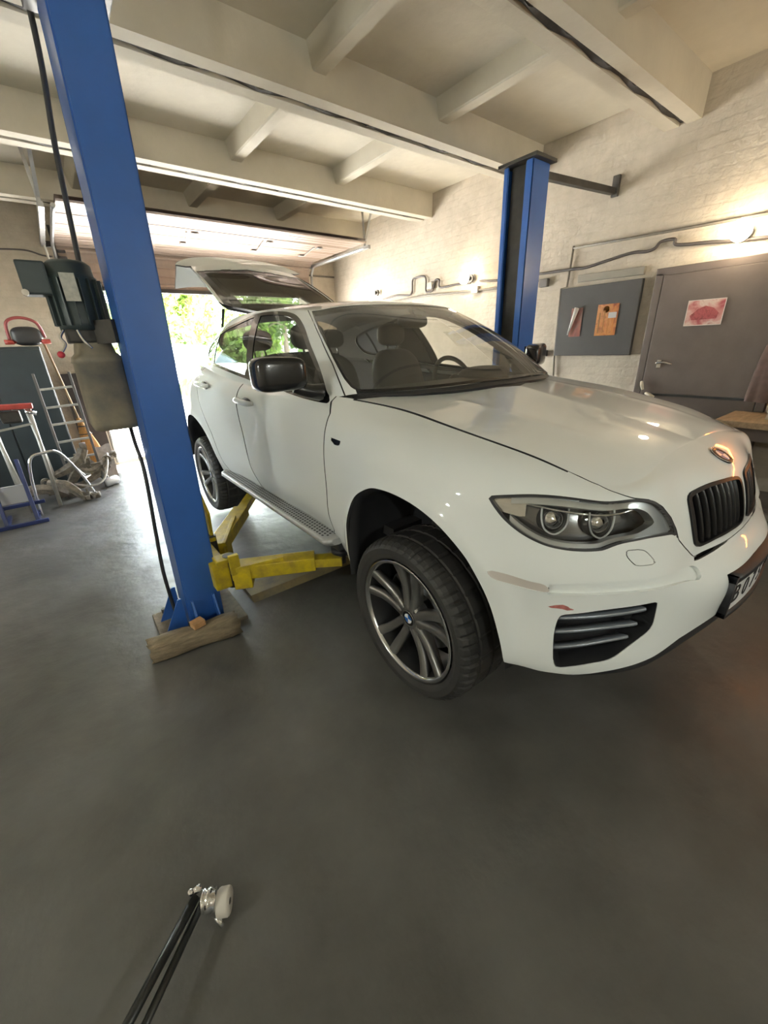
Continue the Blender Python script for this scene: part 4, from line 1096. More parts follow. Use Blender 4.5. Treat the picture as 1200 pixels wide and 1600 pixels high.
# ================================================================== two-post lift
M_BLUE = mat('blue_enamel', (.028, .12, .43), .35, coat=.35, var=.25, vscale=3.5, col2=(.026, .105, .36))
M_YEL = mat('chipped_yellow_paint', (.62, .47, .01), .45, var=.6, vscale=14, col2=(.34, .25, .03), bump=.1)
M_DUST = mat('dusty_steel', (.24, .20, .14), .8, var=.5, vscale=16, bump=.25, bscale=60)
M_GREASE = mat('greasy_steel', (.055, .05, .042), .5, metal=.3, var=.4, vscale=12)
M_WOOD = mat('dusty_timber', (.27, .21, .13), .85, var=.45, vscale=9, bump=.5, bscale=18, stretch=(1, 5, 5))
M_BRICK = mat('orange_brick', (.55, .30, .13), .85, var=.3, vscale=30, bump=.3)
PY0, PY1, PH = 1.10, 1.36, 2.74
def lift_post(side, lean, label):
    xi, xo = (1.378, 1.565) if side < 0 else (1.31, 1.53)
    t = thing('lift_post', (-1.53 if side < 0 else 1.42, 1.23, 0), label, 'car lift', 'the two posts of the car lift')
    def X(x, z): return side*x + (lean*(z-2.2))
    def plate(name, x0, x1, y0, y1, m=M_BLUE):
        vs = [(X(x, z), y, z) for z in (.02, PH) for y in (y0, y1) for x in (x0, x1)]
        mb = MB(); mb._add(vs, [(0, 2, 3, 1), (4, 5, 7, 6), (0, 1, 5, 4), (2, 6, 7, 3), (0, 4, 6, 2), (1, 3, 7, 5)])
        bmesh.ops.bevel(mb.bm, geom=list(mb.bm.edges), offset=.006, segments=2, affect='EDGES')
        return mb.build(name, m, t)
    plate('outer_web', xo-.012, xo, PY0+.01, PY1-.01); plate('front_flange', xi, xo, PY0, PY0+.012); plate('rear_flange', xi, xo, PY1-.012, PY1)
    plate('front_return', xi, xi+.012, PY0, PY0+.065); plate('rear_return', xi, xi+.012, PY1-.045, PY1)
    plate('channel_back', xi+.05, xi+.06, PY0+.04, PY1-.04, M_GREASE)
    MB().box((X((xi+xo)/2, PH), 1.23, PH+.012), (.27, .34, .024), bev=.004).build('top_plate', M_GREASE, t)
    MB().box((X((xi+xo)/2+.02, 0), 1.23, .012), (.46, .40, .024), bev=.005).build('base_plate', M_DUST, t)
    for yy, s in ((PY0-.006, -1), (PY1+.006, 1)):
        for xx in (xi+.04, xo-.03):
            MB().prism([(yy, .024), (yy+s*.12, .024), (yy+s*.02, .22), (yy, .22)], 'x', .01, (X(xx, .1)-.005, 0, 0)).build('gusset', M_BLUE, t)
    xx = X(xo+.01, .1)
    for yy in (1.15, 1.31):
        MB().prism([(0, .024), (side*.12, .024), (side*.02, .22), (0, .22)], 'y', .01, (xx, yy, 0)).build('gusset', M_BLUE, t)
    for a in ((xi-.04, 1.06), (xi-.04, 1.40), (xo+.09, 1.06), (xo+.09, 1.40)):
        MB().cyl((X(a[0], 0), a[1], .02), (X(a[0], 0), a[1], .055), .014, 6).build('anchor_bolt', M_GREASE, t)
    return t, X
postL, XLp = lift_post(-1, .030, 'near blue lift post on the left with yellow arms at its foot')
postR, XRp = lift_post(1, .0, 'far blue lift post standing against the right wall behind the car')
def arms(t, side, X):
    x = X(1.30 if side > 0 else 1.355, .35)
    MB().box((X(1.385 if side > 0 else 1.44, .6), 1.23, .62), (.13, .15, .80), bev=.008).build('carriage', M_GREASE, t)
    MB().box((x+side*.01, 1.23, .33), (.09, .40, .16), bev=.008).build('arm_bracket', M_YEL, t)
    for yy in (1.06, 1.40):
        MB().cyl((x-side*.05, yy, .24), (x-side*.05, yy, .44), .032, 16).build('pivot_pin', M_GREASE, t)
        MB().box((x-side*.02, yy-.0, .425), (.10, .09, .022), bev=.004).build('pivot_ear', M_YEL, t)
    # front arm: short outer tube, inner tube, pad
    def arm(p0, p1, p2):
        a = MB(); a.bar(p0, p1, .11, .085, bev=.006); o = a.build('arm', M_YEL, t)
        # bent gusset strap along the arm
        d = (np.array(p1)-p0); n = np.array([d[1], -d[0], 0]); n /= np.linalg.norm(n)
        MB().bar(np.array(p0)+n*.06+[0, 0, .03], np.array(p0)+d*.62+n*.02+[0, 0, .05], .025, .03, bev=.003).build('strap', M_YEL, o)
        MB().box(np.array(p0)+d*.12+n*.02+[0, 0, -.03], (.10, .09, .13), Matrix.Rotation(math.atan2(d[1], d[0]), 3, 'Z'), bev=.005).build('lock_box', M_YEL, o)
        MB().bar(p1-d*.12, p2, .075, .055, bev=.004).build('inner_arm', M_YEL, o)
        e = np.array(p2)
        MB().cyl(e+[0, 0, -.02], e+[0, 0, .05], .022, 12).build('pad_screw', M_GREASE, o)
        MB().lathe(e+[0, 0, .05], (0, 0, 1), [(0, .02), (.004, .06), (.03, .062), (.032, 0)], 20).build('pad', M_TRIM, o)
    s = side
    arm(np.array([x-s*.06, 1.06, .335]), np.array([s*.93, .84, .335]), np.array([s*.80, .74, .335]))
    arm(np.array([x-s*.06, 1.40, .335]), np.array([s*.98, 1.95, .335]), np.array([s*.78, 2.25, .335]))
    MB().prism([(1.40, .42), (1.47, .42), (1.62, .66), (1.50, .72), (1.36, .60)], 'x', .018, (x-s*.05, 0, 0)).build('side_plate', M_YEL, t)
    MB().box((x-s*.06, 1.00, .40), (.055, .03, .12), bev=.004).build('stop_block', M_YEL, t)
arms(postL, -1, XLp); arms(postR, 1, XRp)
# brace from the far post to the wall
br = MB(); br.bar((1.50, 1.20, 2.70), (2.55, 1.10, 2.72), .05, .05, bev=.004); br.box((2.58, 1.09, 2.76), (.03, .06, .16), bev=.004); br.build('wall_brace', M_GREASE, postR)

# floor cover between the posts
cv = MB()
cv.prism([(1.16, 0), (1.20, .035), (1.38, .035), (1.42, 0)], 'x', 2.48, (-1.24, 0, 0))
solo('floor_cable_cover', cv, mat('worn_yellow_plate', (.36, .29, .13), .7, var=.6, vscale=5, col2=(.15, .13, .10)), (0, 1.29, 0), 'worn yellowish floor plate running between the two blue posts', 'floor plate')
# timber and brick at the foot of the near post
tm = MB(); P = []
for q in np.linspace(0, 1, 9):
    a = np.array([-1.86, 1.02, .058])*(1-q)+np.array([-1.41, .95, .062])*q
    w = .054*(1+.05*math.sin(q*9)); ring = []
    for k in range(13):
        an = 2*PI*k/12; f = lambda v: math.copysign(abs(v)**.4, v)
        ring.append(a+np.array([.008*math.sin(k*3+q*5), w*f(math.cos(an))*1.05+.004*math.sin(k*2.1+q*11), w*f(math.sin(an))+.003*math.sin(k*1.7+q*13)]))
    P.append(ring)
tm.grid(P); tm._add(P[0][:-1], [list(range(12))]); tm._add(P[-1][:-1], [list(range(12))])
solo('timber_block', tm, M_WOOD, (-1.64, .98, 0), 'short dusty timber lying at the foot of the near blue post', 'timber')
solo('brick_piece', MB().box((-1.61, .98, .138), (.065, .055, .035), Matrix.Rotation(.25, 3, 'Z'), bev=.004), M_BRICK, (-1.61, .98, .12), 'small orange brick fragment lying on the dusty timber', 'brick')

# hydraulic unit hung on the near post
M_MOTOR = mat('dark_green_grey_enamel', (.035, .05, .05), .45, var=.3, vscale=9)
M_TANK = mat('dirty_oil_tank', (.30, .25, .16), .6, var=.5, vscale=5, col2=(.13, .12, .10))
hx, hy = -1.70, 1.44
hu = thing('hydraulic_unit', (hx, hy, 1.17), 'dark electric hydraulic pump with dirty oil tank on the near blue post', 'pump')
MB().lathe((hx+.01, hy, 1.63), (0, 0, 1), [(0, 0), (0, .098), (.03, .10), (.22, .10), (.225, .092), (.27, .088), (.285, .07), (.29, 0)], 36).build('motor', M_MOTOR, hu)
for k in range(18):
    a = k*2*PI/18; c = np.array([hx+.01+math.cos(a)*.104, hy+math.sin(a)*.104, 1.745])
    MB().box(c, (.022, .005, .19), Matrix.Rotation(a, 3, 'Z')).build('cooling_fin', M_MOTOR, hu)
MB().box((hx-.01, hy-.118, 1.80), (.055, .008, .11), Matrix.Rotation(0., 3, 'Z')).build('name_plate', mat('aged_label', (.55, .52, .42), .6, var=.3, vscale=40), hu)
MB().box((hx-.125, hy-.03, 1.835), (.10, .11, .13), bev=.008).build('switch_box', M_MOTOR, hu)
MB().cyl((hx-.17, hy-.09, 1.775), (hx-.17, hy-.11, 1.775), .013, 10).build('switch_knob', M_CHROME, hu)
MB().box((hx+.01, hy, 1.605), (.17, .17, .06), bev=.01).build('pump_block', M_GREASE, hu)
tk = MB(); rows = []
for z, a, b in ((1.575, .075, .085), (1.53, .085, .09), (1.515, .10, .115), (1.49, .108, .12), (1.485, .102, .115), (1.20, .110, .12), (1.17, .100, .11)):
    rows.append([(hx+.02+a*math.copysign(abs(math.cos(t))**.45, math.cos(t)), hy+b*math.copysign(abs(math.sin(t))**.45, math.sin(t)), z) for t in np.linspace(0, 2*PI, 41)])
tk.grid(rows); tk._add(rows[-1][:-1], [list(range(40))]); tk.build('oil_tank', M_TANK, hu)
MB().tube([(hx-.08, hy-.08, 1.63), (hx-.10, hy-.10, 1.60), (hx-.09, hy-.11, 1.57), (hx-.115, hy-.12, 1.535)], .006, 8).build('release_lever', M_CHROME, hu)
MB().ball((hx-.118, hy-.12, 1.528), .015, 12, 8).build('lever_knob', mat('red_knob', (.55, .04, .06), .35), hu)
MB().tube([(hx-.03, hy-.10, 1.63), (hx-.02, hy-.115, 1.59), (hx+.005, hy-.118, 1.55)], .006, 8).build('oil_pipe', M_CHROME, hu)
MB().bar((hx+.06, hy-.02, 1.62), (-1.55, 1.30, 1.62), .12, .10).build('mounting_bracket', M_GREASE, hu)
M_HOSE = mat('black_hose', (.025, .025, .025), .5)
solo('power_cable', MB().tube([(hx+.06, hy, 1.91), (-1.625, 1.45, 2.10), (-1.605, 1.45, 2.35), (-1.57, 1.45, 2.65), (-1.55, 1.45, 3.05)], .011, 8), M_HOSE, (hx+.06, hy, 1.91), 'black cable rising from the pump motor to the ceiling', 'cable')
solo('hydraulic_hose', MB().tube([(-1.62, 1.45, 1.165), (-1.625, 1.39, 1.08), (-1.625, 1.33, .93), (-1.655, 1.30, .60), (-1.675, 1.28, .36), (-1.675, 1.28, .16), (-1.67, 1.28, .035)], .010, 8), M_HOSE, (-1.66, 1.26, 0), 'black hydraulic hose hanging down the outer side of the near post', 'hose')
# ================================================================== clutter by the rear wall on the left
M_TEAL = mat('dark_teal_sheet', (.018, .028, .032), .45, var=.3, vscale=4)
M_DUSTARM = mat('dusty_cast_iron', (.20, .165, .12), .75, var=.6, vscale=22, col2=(.07, .06, .045), bump=.3)
M_STANDB = mat('navy_paint', (.015, .03, .13), .4, var=.2)
M_RED = mat('worn_red_paint', (.42, .05, .035), .5, var=.4, vscale=14)
M_LADDER = mat('scuffed_aluminium', (.50, .48, .43), .4, metal=.6, var=.3, vscale=25)
cb = thing('tool_cabinet', (-2.42, 5.45, 0), 'dark teal steel tool cabinet by the rear wall', 'cabinet')
MB().box((-2.42, 5.45, .84), (1.0, .5, 1.62), bev=.01).build('cabinet_body', M_TEAL, cb)
for xx in (-2.67, -2.17):
    d = MB().box((xx, 5.188, .86), (.485, .022, 1.52), bev=.006).build('cabinet_door', M_TEAL, cb)
    MB().box((xx+(.18 if xx < -2.4 else -.18), 5.165, .95), (.02, .03, .12), bev=.004).build('handle', M_CHROME, d)
for xx in (-2.87, -1.97):
    for yy in (5.27, 5.63): MB().cyl((xx, yy, 0), (xx, yy, .04), .025, 10).build('foot', M_TRIM, cb)
# things on the cabinet
ps = thing('power_saw', (-2.0, 5.35, 1.65), 'black power tool with red grips lying on the teal cabinet', 'power tool')
MB().grid(superball((-2.0, 5.35, 1.76), (.14, .08, .10), 3)).build('motor_housing', M_TRIM, ps, True)
MB().tube([(-2.16, 5.33, 1.72), (-2.14, 5.33, 1.90), (-2.02, 5.33, 1.95), (-1.88, 5.33, 1.90), (-1.84, 5.33, 1.74)], .016, 10).build('handle_loop', mat('dull_red', (.25, .05, .05), .5), ps)
for xx in (-2.17, -1.84): MB().cyl((xx-.04, 5.31, 1.70), (xx+.04, 5.31, 1.70), .026, 12).build('grip', M_RED, ps)
MB().cyl((-2.13, 5.31, 1.70), (-1.88, 5.31, 1.70), .017, 12).build('guide_bar', M_CHROME, ps)

# ladder leaning on the cabinet
ld = thing('ladder', (-1.87, 4.86, 0), 'short aluminium ladder leaning against the teal cabinet', 'ladder')
def lz(z): return 4.82+z*.19
for xx in (-2.06, -1.73): MB().bar((xx, lz(0), 0.01), (xx, lz(1.36), 1.36), .026, .055, up=(0, -1, 0), bev=.003).build('rail', mat('dark_rail', (.09, .085, .08), .5, metal=.4) if 'dark_rail' not in bpy.data.materials else bpy.data.materials['dark_rail'], ld)
for z in (.20, .40, .60, .80, .99, 1.19): MB().bar((-2.06, lz(z), z), (-1.73, lz(z), z+.01), .035, .024, bev=.004).build('rung', M_LADDER, ld)
# dark panel added to stand in for the dark wall base beside the doorway
solo('wall_base_panel', MB().box((-1.665, 5.90, .66), (.31, .02, 1.32), Matrix.Rotation(-.03, 3, 'X'), bev=.002), mat('dark_board', (.06, .05, .048), .7, var=.4, vscale=5), (-1.665, 5.9, 0), 'dark panel standing in for the dark wall base beside the doorway', 'panel')
# broom
bm_ = thing('broom', (-1.72, 5.28, 0), 'straw broom with orange bristles standing behind the ladder', 'broom')
R = []
for z, w, d in ((.03, .13, .03), (.25, .12, .035), (.5, .085, .035), (.68, .045, .03), (.80, .022, .022)):
    R.append([(-1.70-.10*z+w*math.cos(t)*(1+.04*math.sin(9*t)), 5.28+.12*z+d*math.sin(t), z) for t in np.linspace(0, 2*PI, 33)])
MB().grid(R).build('bristles', mat('orange_straw', (.55, .27, .08), .8, var=.5, vscale=30, stretch=(8, 8, .5), bump=.5), bm_)
for z in (.60, .70): MB().tube([(-1.70-.10*z+(.068 if z < .65 else .045)*math.cos(t), 5.28+.12*z+.036*math.sin(t), z) for t in np.linspace(0, 2*PI, 14, endpoint=False)], .006, 6, sub=2, closed=True).build('binding', M_TRIM, bm_)
MB().cyl((-1.775, 5.37, .78), (-1.87, 5.41, 1.7), .013, 10).build('broom_handle', mat('broom_stick', (.35, .24, .13), .6), bm_)

# red-topped stand with pale legs
rs_ = thing('red_top_stand', (-2.40, 4.45, 0), 'stand with a red beam on top and pale steel legs', 'stand')
MB().bar((-2.72, 4.45, 1.10), (-2.13, 4.45, 1.075), .11, .05, bev=.012).build('red_beam', M_RED, rs_)
for a, b in (((-2.50, 4.42, 1.06), (-2.44, 4.36, 0)), ((-2.17, 4.45, 1.05), (-2.20, 4.40, 0)), ((-2.50, 4.62, 1.06), (-2.52, 4.74, 0)), ((-2.20, 4.62, 1.05), (-2.18, 4.72, 0))):
    MB().cyl(a, b, .019, 10).build('leg', mat('pale_tube', (.46, .44, .38), .45, metal=.4, var=.3) if 'pale_tube' not in bpy.data.materials else bpy.data.materials['pale_tube'], rs_)
MB().bar((-2.48, 4.44, .86), (-2.18, 4.44, .90), .02, .02).build('brace', bpy.data.materials['pale_tube'], rs_)
MB().box((-2.33, 4.5, .98), (.16, .12, .12), bev=.02).build('clamp_body', M_GREASE, rs_)
MB().cyl((-2.20, 4.40, 1.03), (-2.12, 4.40, 1.00), .02, 10).build('clamp_screw', M_CHROME, rs_)
# bent silver frame on the floor in front of it
sf = MB(); sf.tube([(-2.36, 4.12, .02), (-2.33, 4.13, .40), (-2.28, 4.15, .60), (-2.17, 4.2, .63), (-2.05, 4.25, .60), (-1.93, 4.42, .30), (-1.86, 4.5, .02)], .014, 10)
sf.tube([(-2.06, 4.25, .62), (-1.97, 4.37, .42), (-1.90, 4.44, .28)], .008, 8)
solo('bent_tube_frame', sf, M_CHROME, (-2.1, 4.3, 0), 'bent silver tube frame standing behind the blue stand', 'tube frame')

# navy stand in front
st = thing('blue_stand', (-2.5, 3.98, 0), 'low navy-blue steel stand with a white sheet, at the left edge', 'stand')
for xx in (-2.62, -2.385):
    MB().bar((xx, 4.12, .62), (xx, 3.96, .0), .032, .032, up=(0, -1, 0), bev=.003).build('upright', M_STANDB, st)
for a, b in (((-2.75, 3.93, .018), (-2.30, 3.93, .018)), ((-2.75, 4.10, .17), (-2.29, 4.10, .17)), ((-2.62, 3.96, .018), (-2.62, 4.3, .018)), ((-2.385, 3.96, .018), (-2.385, 4.3, .018))):
    MB().bar(a, b, .034, .034, bev=.003).build('cross_bar', M_STANDB, st)
MB().box((-2.50, 4.13, .28), (.24, .008, .19), Matrix.Rotation(.2, 3, 'X')).build('sheet', mat('white_sheet', (.62, .62, .60), .6), st)

# pile of dusty suspension parts
def ctrl_arm(pts, r, label, bush):
    c = np.array(pts).mean(0)
    t = thing('suspension_arm', (c[0], c[1], 0), label, 'car part', 'dusty suspension parts on the floor')
    r = [v*1.1 for v in r]
    tb = MB().tube(pts, r, 6)
    for f in tb.bm.faces: f.smooth = False
    q_ = np.array(pts[len(pts)//2]); tb.box(q_, (.12, .02, .11), Matrix.Rotation(q_[0]*7, 3, 'Z'), bev=.004).box(q_+[.05, .02, .02], (.02, .09, .07), Matrix.Rotation(q_[0]*5, 3, 'X'), bev=.004)
    tb.build('arm_casting', M_DUSTARM, t)
    for b, ax in bush:
        b = np.array(b); ax = np.array(ax, float)
        MB().lathe(b-ax*.03, ax, [(0, .018), (0, .045), (.06, .045), (.06, .018), (0, .018)], 18).build('bushing', M_DUSTARM, t)
        MB().lathe(b-ax*.034, ax, [(0, .006), (0, .02), (.068, .02), (.068, .006)], 12).build('bushing_sleeve', M_GREASE, t)
ctrl_arm([(-2.24, 4.62, .22), (-2.10, 4.50, .20), (-1.98, 4.42, .06), (-1.90, 4.38, .05)], [.035, .045, .04, .05], 'curved dusty suspension arm lying lowest, nearest the blue stand', [((-1.86, 4.37, .05), (0, 0, 1)), ((-2.27, 4.64, .23), (0, 1, 0))])
ctrl_arm([(-2.22, 4.72, .26), (-2.05, 4.70, .32), (-1.90, 4.72, .42), (-1.84, 4.74, .52)], [.03, .05, .055, .05], 'dusty suspension arm standing on end under the ladder', [((-1.83, 4.74, .55), (1, 0, 0))])
ctrl_arm([(-1.95, 4.80, .10), (-1.80, 4.84, .16), (-1.68, 4.92, .24), (-1.58, 5.0, .34)], [.03, .04, .045, .04], 'long dusty suspension arm pointing at the bright doorway', [((-1.55, 5.03, .35), (1, 0, 0)), ((-1.97, 4.79, .09), (0, 0, 1))])
ctrl_arm([(-1.95, 4.62, .32), (-1.84, 4.62, .28), (-1.76, 4.66, .30), (-1.66, 4.74, .36)], [.025, .03, .03, .025], 'slim pale suspension link resting on top of the pile', [((-1.64, 4.76, .36), (0, 1, 0))])
ctrl_arm([(-2.52, 4.78, .10), (-2.38, 4.66, .16), (-2.22, 4.60, .14), (-2.12, 4.62, .06)], [.05, .06, .055, .045], 'thick dusty subframe end lying behind the blue stand', [((-2.09, 4.62, .05), (0, 0, 1))])
ctrl_arm([(-2.10, 4.86, .06), (-1.96, 4.80, .26), (-1.86, 4.84, .34), (-1.76, 4.94, .20), (-1.70, 5.02, .07)], [.035, .05, .05, .045, .035], 'arched dusty suspension beam in the middle of the pile', [])
solo('brake_hose', MB().tube([(-2.02, 4.52, .18), (-1.86, 4.46, .14), (-1.74, 4.52, .17), (-1.66, 4.66, .30), (-1.62, 4.78, .42)], .012, 8), M_LADDER, (-1.8, 4.55, 0), 'grey pipe curving over the front of the suspension pile', 'pipe')
solo('oil_filter_can', MB().lathe((-1.66, 4.86, .055), (.85, .5, 0), [(-.09, 0), (-.09, .045), (-.07, .055), (.07, .055), (.08, .048), (.09, 0)], 24), mat('bright_tin', (.75, .75, .76), .3, metal=.6), (-1.66, 4.86, 0), 'shiny pale can lying at the right end of the suspension pile', 'can')
# cloth behind the pile
P = [[(x, 5.12+.03*math.sin(x*20+z*9), z+.02*math.sin(x*31)) for z in np.linspace(.0, .46, 9)] for x in np.linspace(-1.72, -1.55, 12)]
solo('folded_rag', MB().grid(P).grid(np.array(P)+[0, .03, 0]), mat('pale_rag', (.45, .38, .33), .9, var=.3, vscale=20), (-1.63, 5.12, 0), 'pale crumpled rag behind the pile by the doorway', 'rag')
# wiring on the rear wall left of the door
M_WIRE = mat('grey_wire', (.10, .09, .08), .6)
solo('wall_cable', MB().tube([(-2.0, 5.985, 2.72), (-1.75, 5.985, 2.73), (-1.60, 5.985, 2.69), (-1.50, 5.985, 2.68)], .009, 6), M_WIRE, (-1.75, 5.985, 2.7), 'thin grey cable running along the rear wall beside the garage door', 'cable')
solo('flexible_conduit', MB().tube([(-1.53, 5.7, 3.02), (-1.55, 5.85, 2.85), (-1.545, 5.93, 2.6), (-1.53, 5.95, 2.4), (-1.50, 5.95, 2.2), (-1.52, 5.95, 1.2)], .012, 8), mat('cream_conduit', (.55, .52, .45), .5), (-1.52, 5.95, 1.2), 'cream flexible conduit hanging at the left edge of the garage door', 'conduit')
ch = MB()
for k in range(7): ch.box((-1.40, 5.90, 2.40+.085*k), (.09, .03, .05), bev=.01)
ch.bar((-1.455, 5.92, 2.3), (-1.455, 5.92, 3.0), .03, .03)
solo('door_guide_rollers', ch, M_DKSTEEL, (-1.42, 5.9, 2.3), 'dark toothed roller guide at the left edge of the garage door', 'door guide')

# tool in the foreground
fl = thing('trolley_handle', (-1.98, -.27, 0), 'dark steel bar with a silver swivel head and pale roller on the floor', 'tool')
M_BARD = mat('dark_bar_steel', (.05, .052, .05), .35, metal=.7)
MB().cyl((-1.945, -.235, .075), (-2.26, -.50, .11), .0125, 14).build('bar', M_BARD, fl)
MB().cyl((-1.925, -.243, .06), (-2.23, -.52, .075), .010, 12).build('lower_bar', M_BARD, fl)
MB().cyl((-1.945, -.225, .085), (-1.925, -.225, .085), .010, 12).build('pin', M_CHROME, fl)
MB().ball((-1.953, -.222, .088), .0095, 12, 8).build('pin_knob', M_CHROME, fl)
MB().lathe((-1.935, -.245, .058), (.85, -.5, -.05), [(0, .012), (0, .026), (.008, .030), (.012, .024), (.018, .031), (.028, .031), (.032, .024), (.040, .029), (.044, .012)], 24).build('swivel_head', M_CHROME, fl)
MB().lathe((-1.898, -.268, .036), (.85, -.5, 0), [(0, .008), (0, .033), (.004, .035), (.028, .035), (.032, .033), (.032, .008)], 28).build('roller', mat('pale_nylon', (.58, .54, .47), .5), fl)
MB().cyl((-1.915, -.29, .03), (-1.905, -.315, .012), .007, 10).build('lock_pin', M_CHROME, fl)
# ================================================================== along the right wall
M_DKDOOR = mat('dark_brown_sheet', (.13, .103, .088), .5, var=.25, vscale=3, metal=.2)
M_BOARD = mat('charcoal_board', (.05, .048, .045), .7, var=.2, vscale=5)
dr = thing('door_1', (2.56, .13, 0), kind='structure')
MB().box((2.565, .10, .99), (.05, .86, 1.98), bev=.004).build('door_leaf', M_DKDOOR, dr)
for yy in (.565, -.365): MB().box((2.575, yy, 1.0), (.07, .06, 2.0), bev=.005).build('door_jamb', M_DKDOOR, dr)
MB().box((2.575, .10, 2.01), (.07, .99, .06), bev=.005).build('door_head', M_DKDOOR, dr)
MB().bar((2.53, .10, .98), (2.53, .10, 1.0), .8, .01).build('seam', M_DKSTEEL, dr)
hd_ = MB(); hd_.box((2.53, .42, 1.26), (.012, .035, .07), bev=.003); hd_.cyl((2.53, .42, 1.27), (2.47, .42, 1.27), .011, 10); hd_.tube([(2.47, .425, 1.27), (2.465, .36, 1.275), (2.47, .30, 1.26)], .010, 8); hd_.build('door_handle', M_CHROME, dr)
for zz in (1.78, 1.35): MB().cyl((2.52, -.32, zz-.07), (2.52, -.32, zz+.07), .013, 10).build('hinge', M_CHROME, dr)
# tool grips hanging on the door edge
for k, (a, b) in enumerate((((2.52, .53, 1.10), (2.50, .50, 1.03)), ((2.50, .47, 1.00), (2.49, .39, .97)))):
    solo('tool_grip', MB().tube([a, ((a[0]+b[0])/2-.01, (a[1]+b[1])/2, (a[2]+b[2])/2+.005), b], [.012, .016, .011], 10), mat('cream_grip', (.62, .55, .42), .5) if k == 0 else bpy.data.materials['cream_grip'], (b[0], b[1], b[2]), ('upper cream tool grip hanging by the dark metal door' if k == 0 else 'lower cream tool grip hanging by the dark metal door'), 'tool')

bd = thing('notice_board', (2.57, 1.09, 1.33), 'charcoal board on the right wall with a torn sheet and an orange print', 'board')
MB().box((2.57, 1.09, 1.66), (.045, .78, .65), bev=.005).build('board_panel', M_BOARD, bd)
def print_mat(name, cols, scale, seed):
    """flat printed picture: blotches of the given colours"""
    m = bpy.data.materials.new(name); m.use_nodes = True; nt = m.node_tree; b = nt.nodes['Principled BSDF']; b.inputs['Roughness'].default_value = .35
    tc = nt.nodes.new('ShaderNodeTexCoord'); mp = nt.nodes.new('ShaderNodeMapping'); mp.inputs['Location'].default_value = (seed, seed*.7, seed*.3)
    n = nt.nodes.new('ShaderNodeTexNoise'); n.inputs['Scale'].default_value = scale; n.inputs['Detail'].default_value = 3; n.inputs['Distortion'].default_value = .8
    r = nt.nodes.new('ShaderNodeValToRGB'); e = r.color_ramp.elements
    while len(e) < len(cols): e.new(.5)
    for i, c in enumerate(cols): e[i].position = .30+.40*i/(len(cols)-1); e[i].color = (*c, 1)
    nt.links.new(tc.outputs['Object'], mp.inputs[0]); nt.links.new(mp.outputs[0], n.inputs['Vector']); nt.links.new(n.outputs['Fac'], r.inputs[0]); nt.links.new(r.outputs[0], b.inputs['Base Color'])
    return m
def poster(name, c, w, h, m, label, extra=None, bend=0.):
    """sheet on the wall facing -x; w along y, h along z"""
    P = [[(c[0]-.004-bend*((j/10)**3), c[1]-w/2+w*i/10, c[2]+h/2-h*j/10) for j in range(11)] for i in range(11)]
    t = thing(name, c, label, 'poster'); MB().grid(P).build('sheet', m, t)
    if extra: extra(t)
    return t
def car_shapes(t):
    c = np.array([2.532, .165, 1.665])
    MB().prism([(-.09, -.05), (.08, -.055), (.10, -.02), (.05, .03), (.0, .05), (-.06, .03), (-.10, -.01)], 'x', .001, (c[0]-.005, c[1], c[2])).build('printed_shape', print_mat('red_blob', [(.20, .03, .035), (.33, .07, .07), (.16, .03, .03)], 30, 5.), t)
    fr = MB()
    for (y, z, w, h) in ((0, .0955, .262, .005), (0, -.0955, .262, .005), (.1285, 0, .005, .195), (-.1285, 0, .005, .195)): fr.box((c[0]-.002, c[1]+y, c[2]+z), (.004, w, h))
    fr.build('white_border', mat('print_border', (.6, .55, .5), .5), t)
poster('poster', (2.533, .165, 1.665), .26, .19, print_mat('red_print', [(.30, .05, .06), (.45, .20, .18), (.55, .42, .36), (.24, .04, .05)], 9, 3.1), 'small red picture with a pale border taped to the dark metal door', car_shapes)
def orange_shapes(t):
    for k in range(4): MB().box((2.5405, .90+.045*k, 1.66-.008*k), (.0012, .012, .24-.02*k)).build('printed_stripe', mat('print_orange%d' % k, (.45-.08*k, .17-.02*k, .035), .4), t)
    MB().box((2.540, .915, 1.70), (.0012, .075, .05)).build('printed_patch', mat('print_grey', (.42, .42, .42), .4), t)
    MB().lathe((2.541, .98, 1.755), (1, 0, 0), [(0, 0), (0, .03), (.001, .03)], 16).build('printed_disc', mat('print_amber', (.75, .40, .06), .4), t)
poster('poster', (2.545, .965, 1.66), .20, .28, print_mat('orange_print', [(.20, .05, .025), (.38, .13, .04), (.46, .20, .06), (.24, .08, .04)], 12, 7.7), 'bright orange print on the charcoal wall board', orange_shapes)
def roll(t):
    MB().cyl((2.525, 1.34, 1.54), (2.52, 1.27, 1.79), .006, 12, r2=.024).build('curled_edge', mat('paper_white', (.68, .66, .63), .7), t)
poster('poster', (2.545, 1.275, 1.655), .12, .27, print_mat('dull_red_print', [(.14, .06, .05), (.25, .09, .07), (.20, .12, .09)], 10, 1.3), 'dull red print with a curled white edge on the charcoal board', roll)

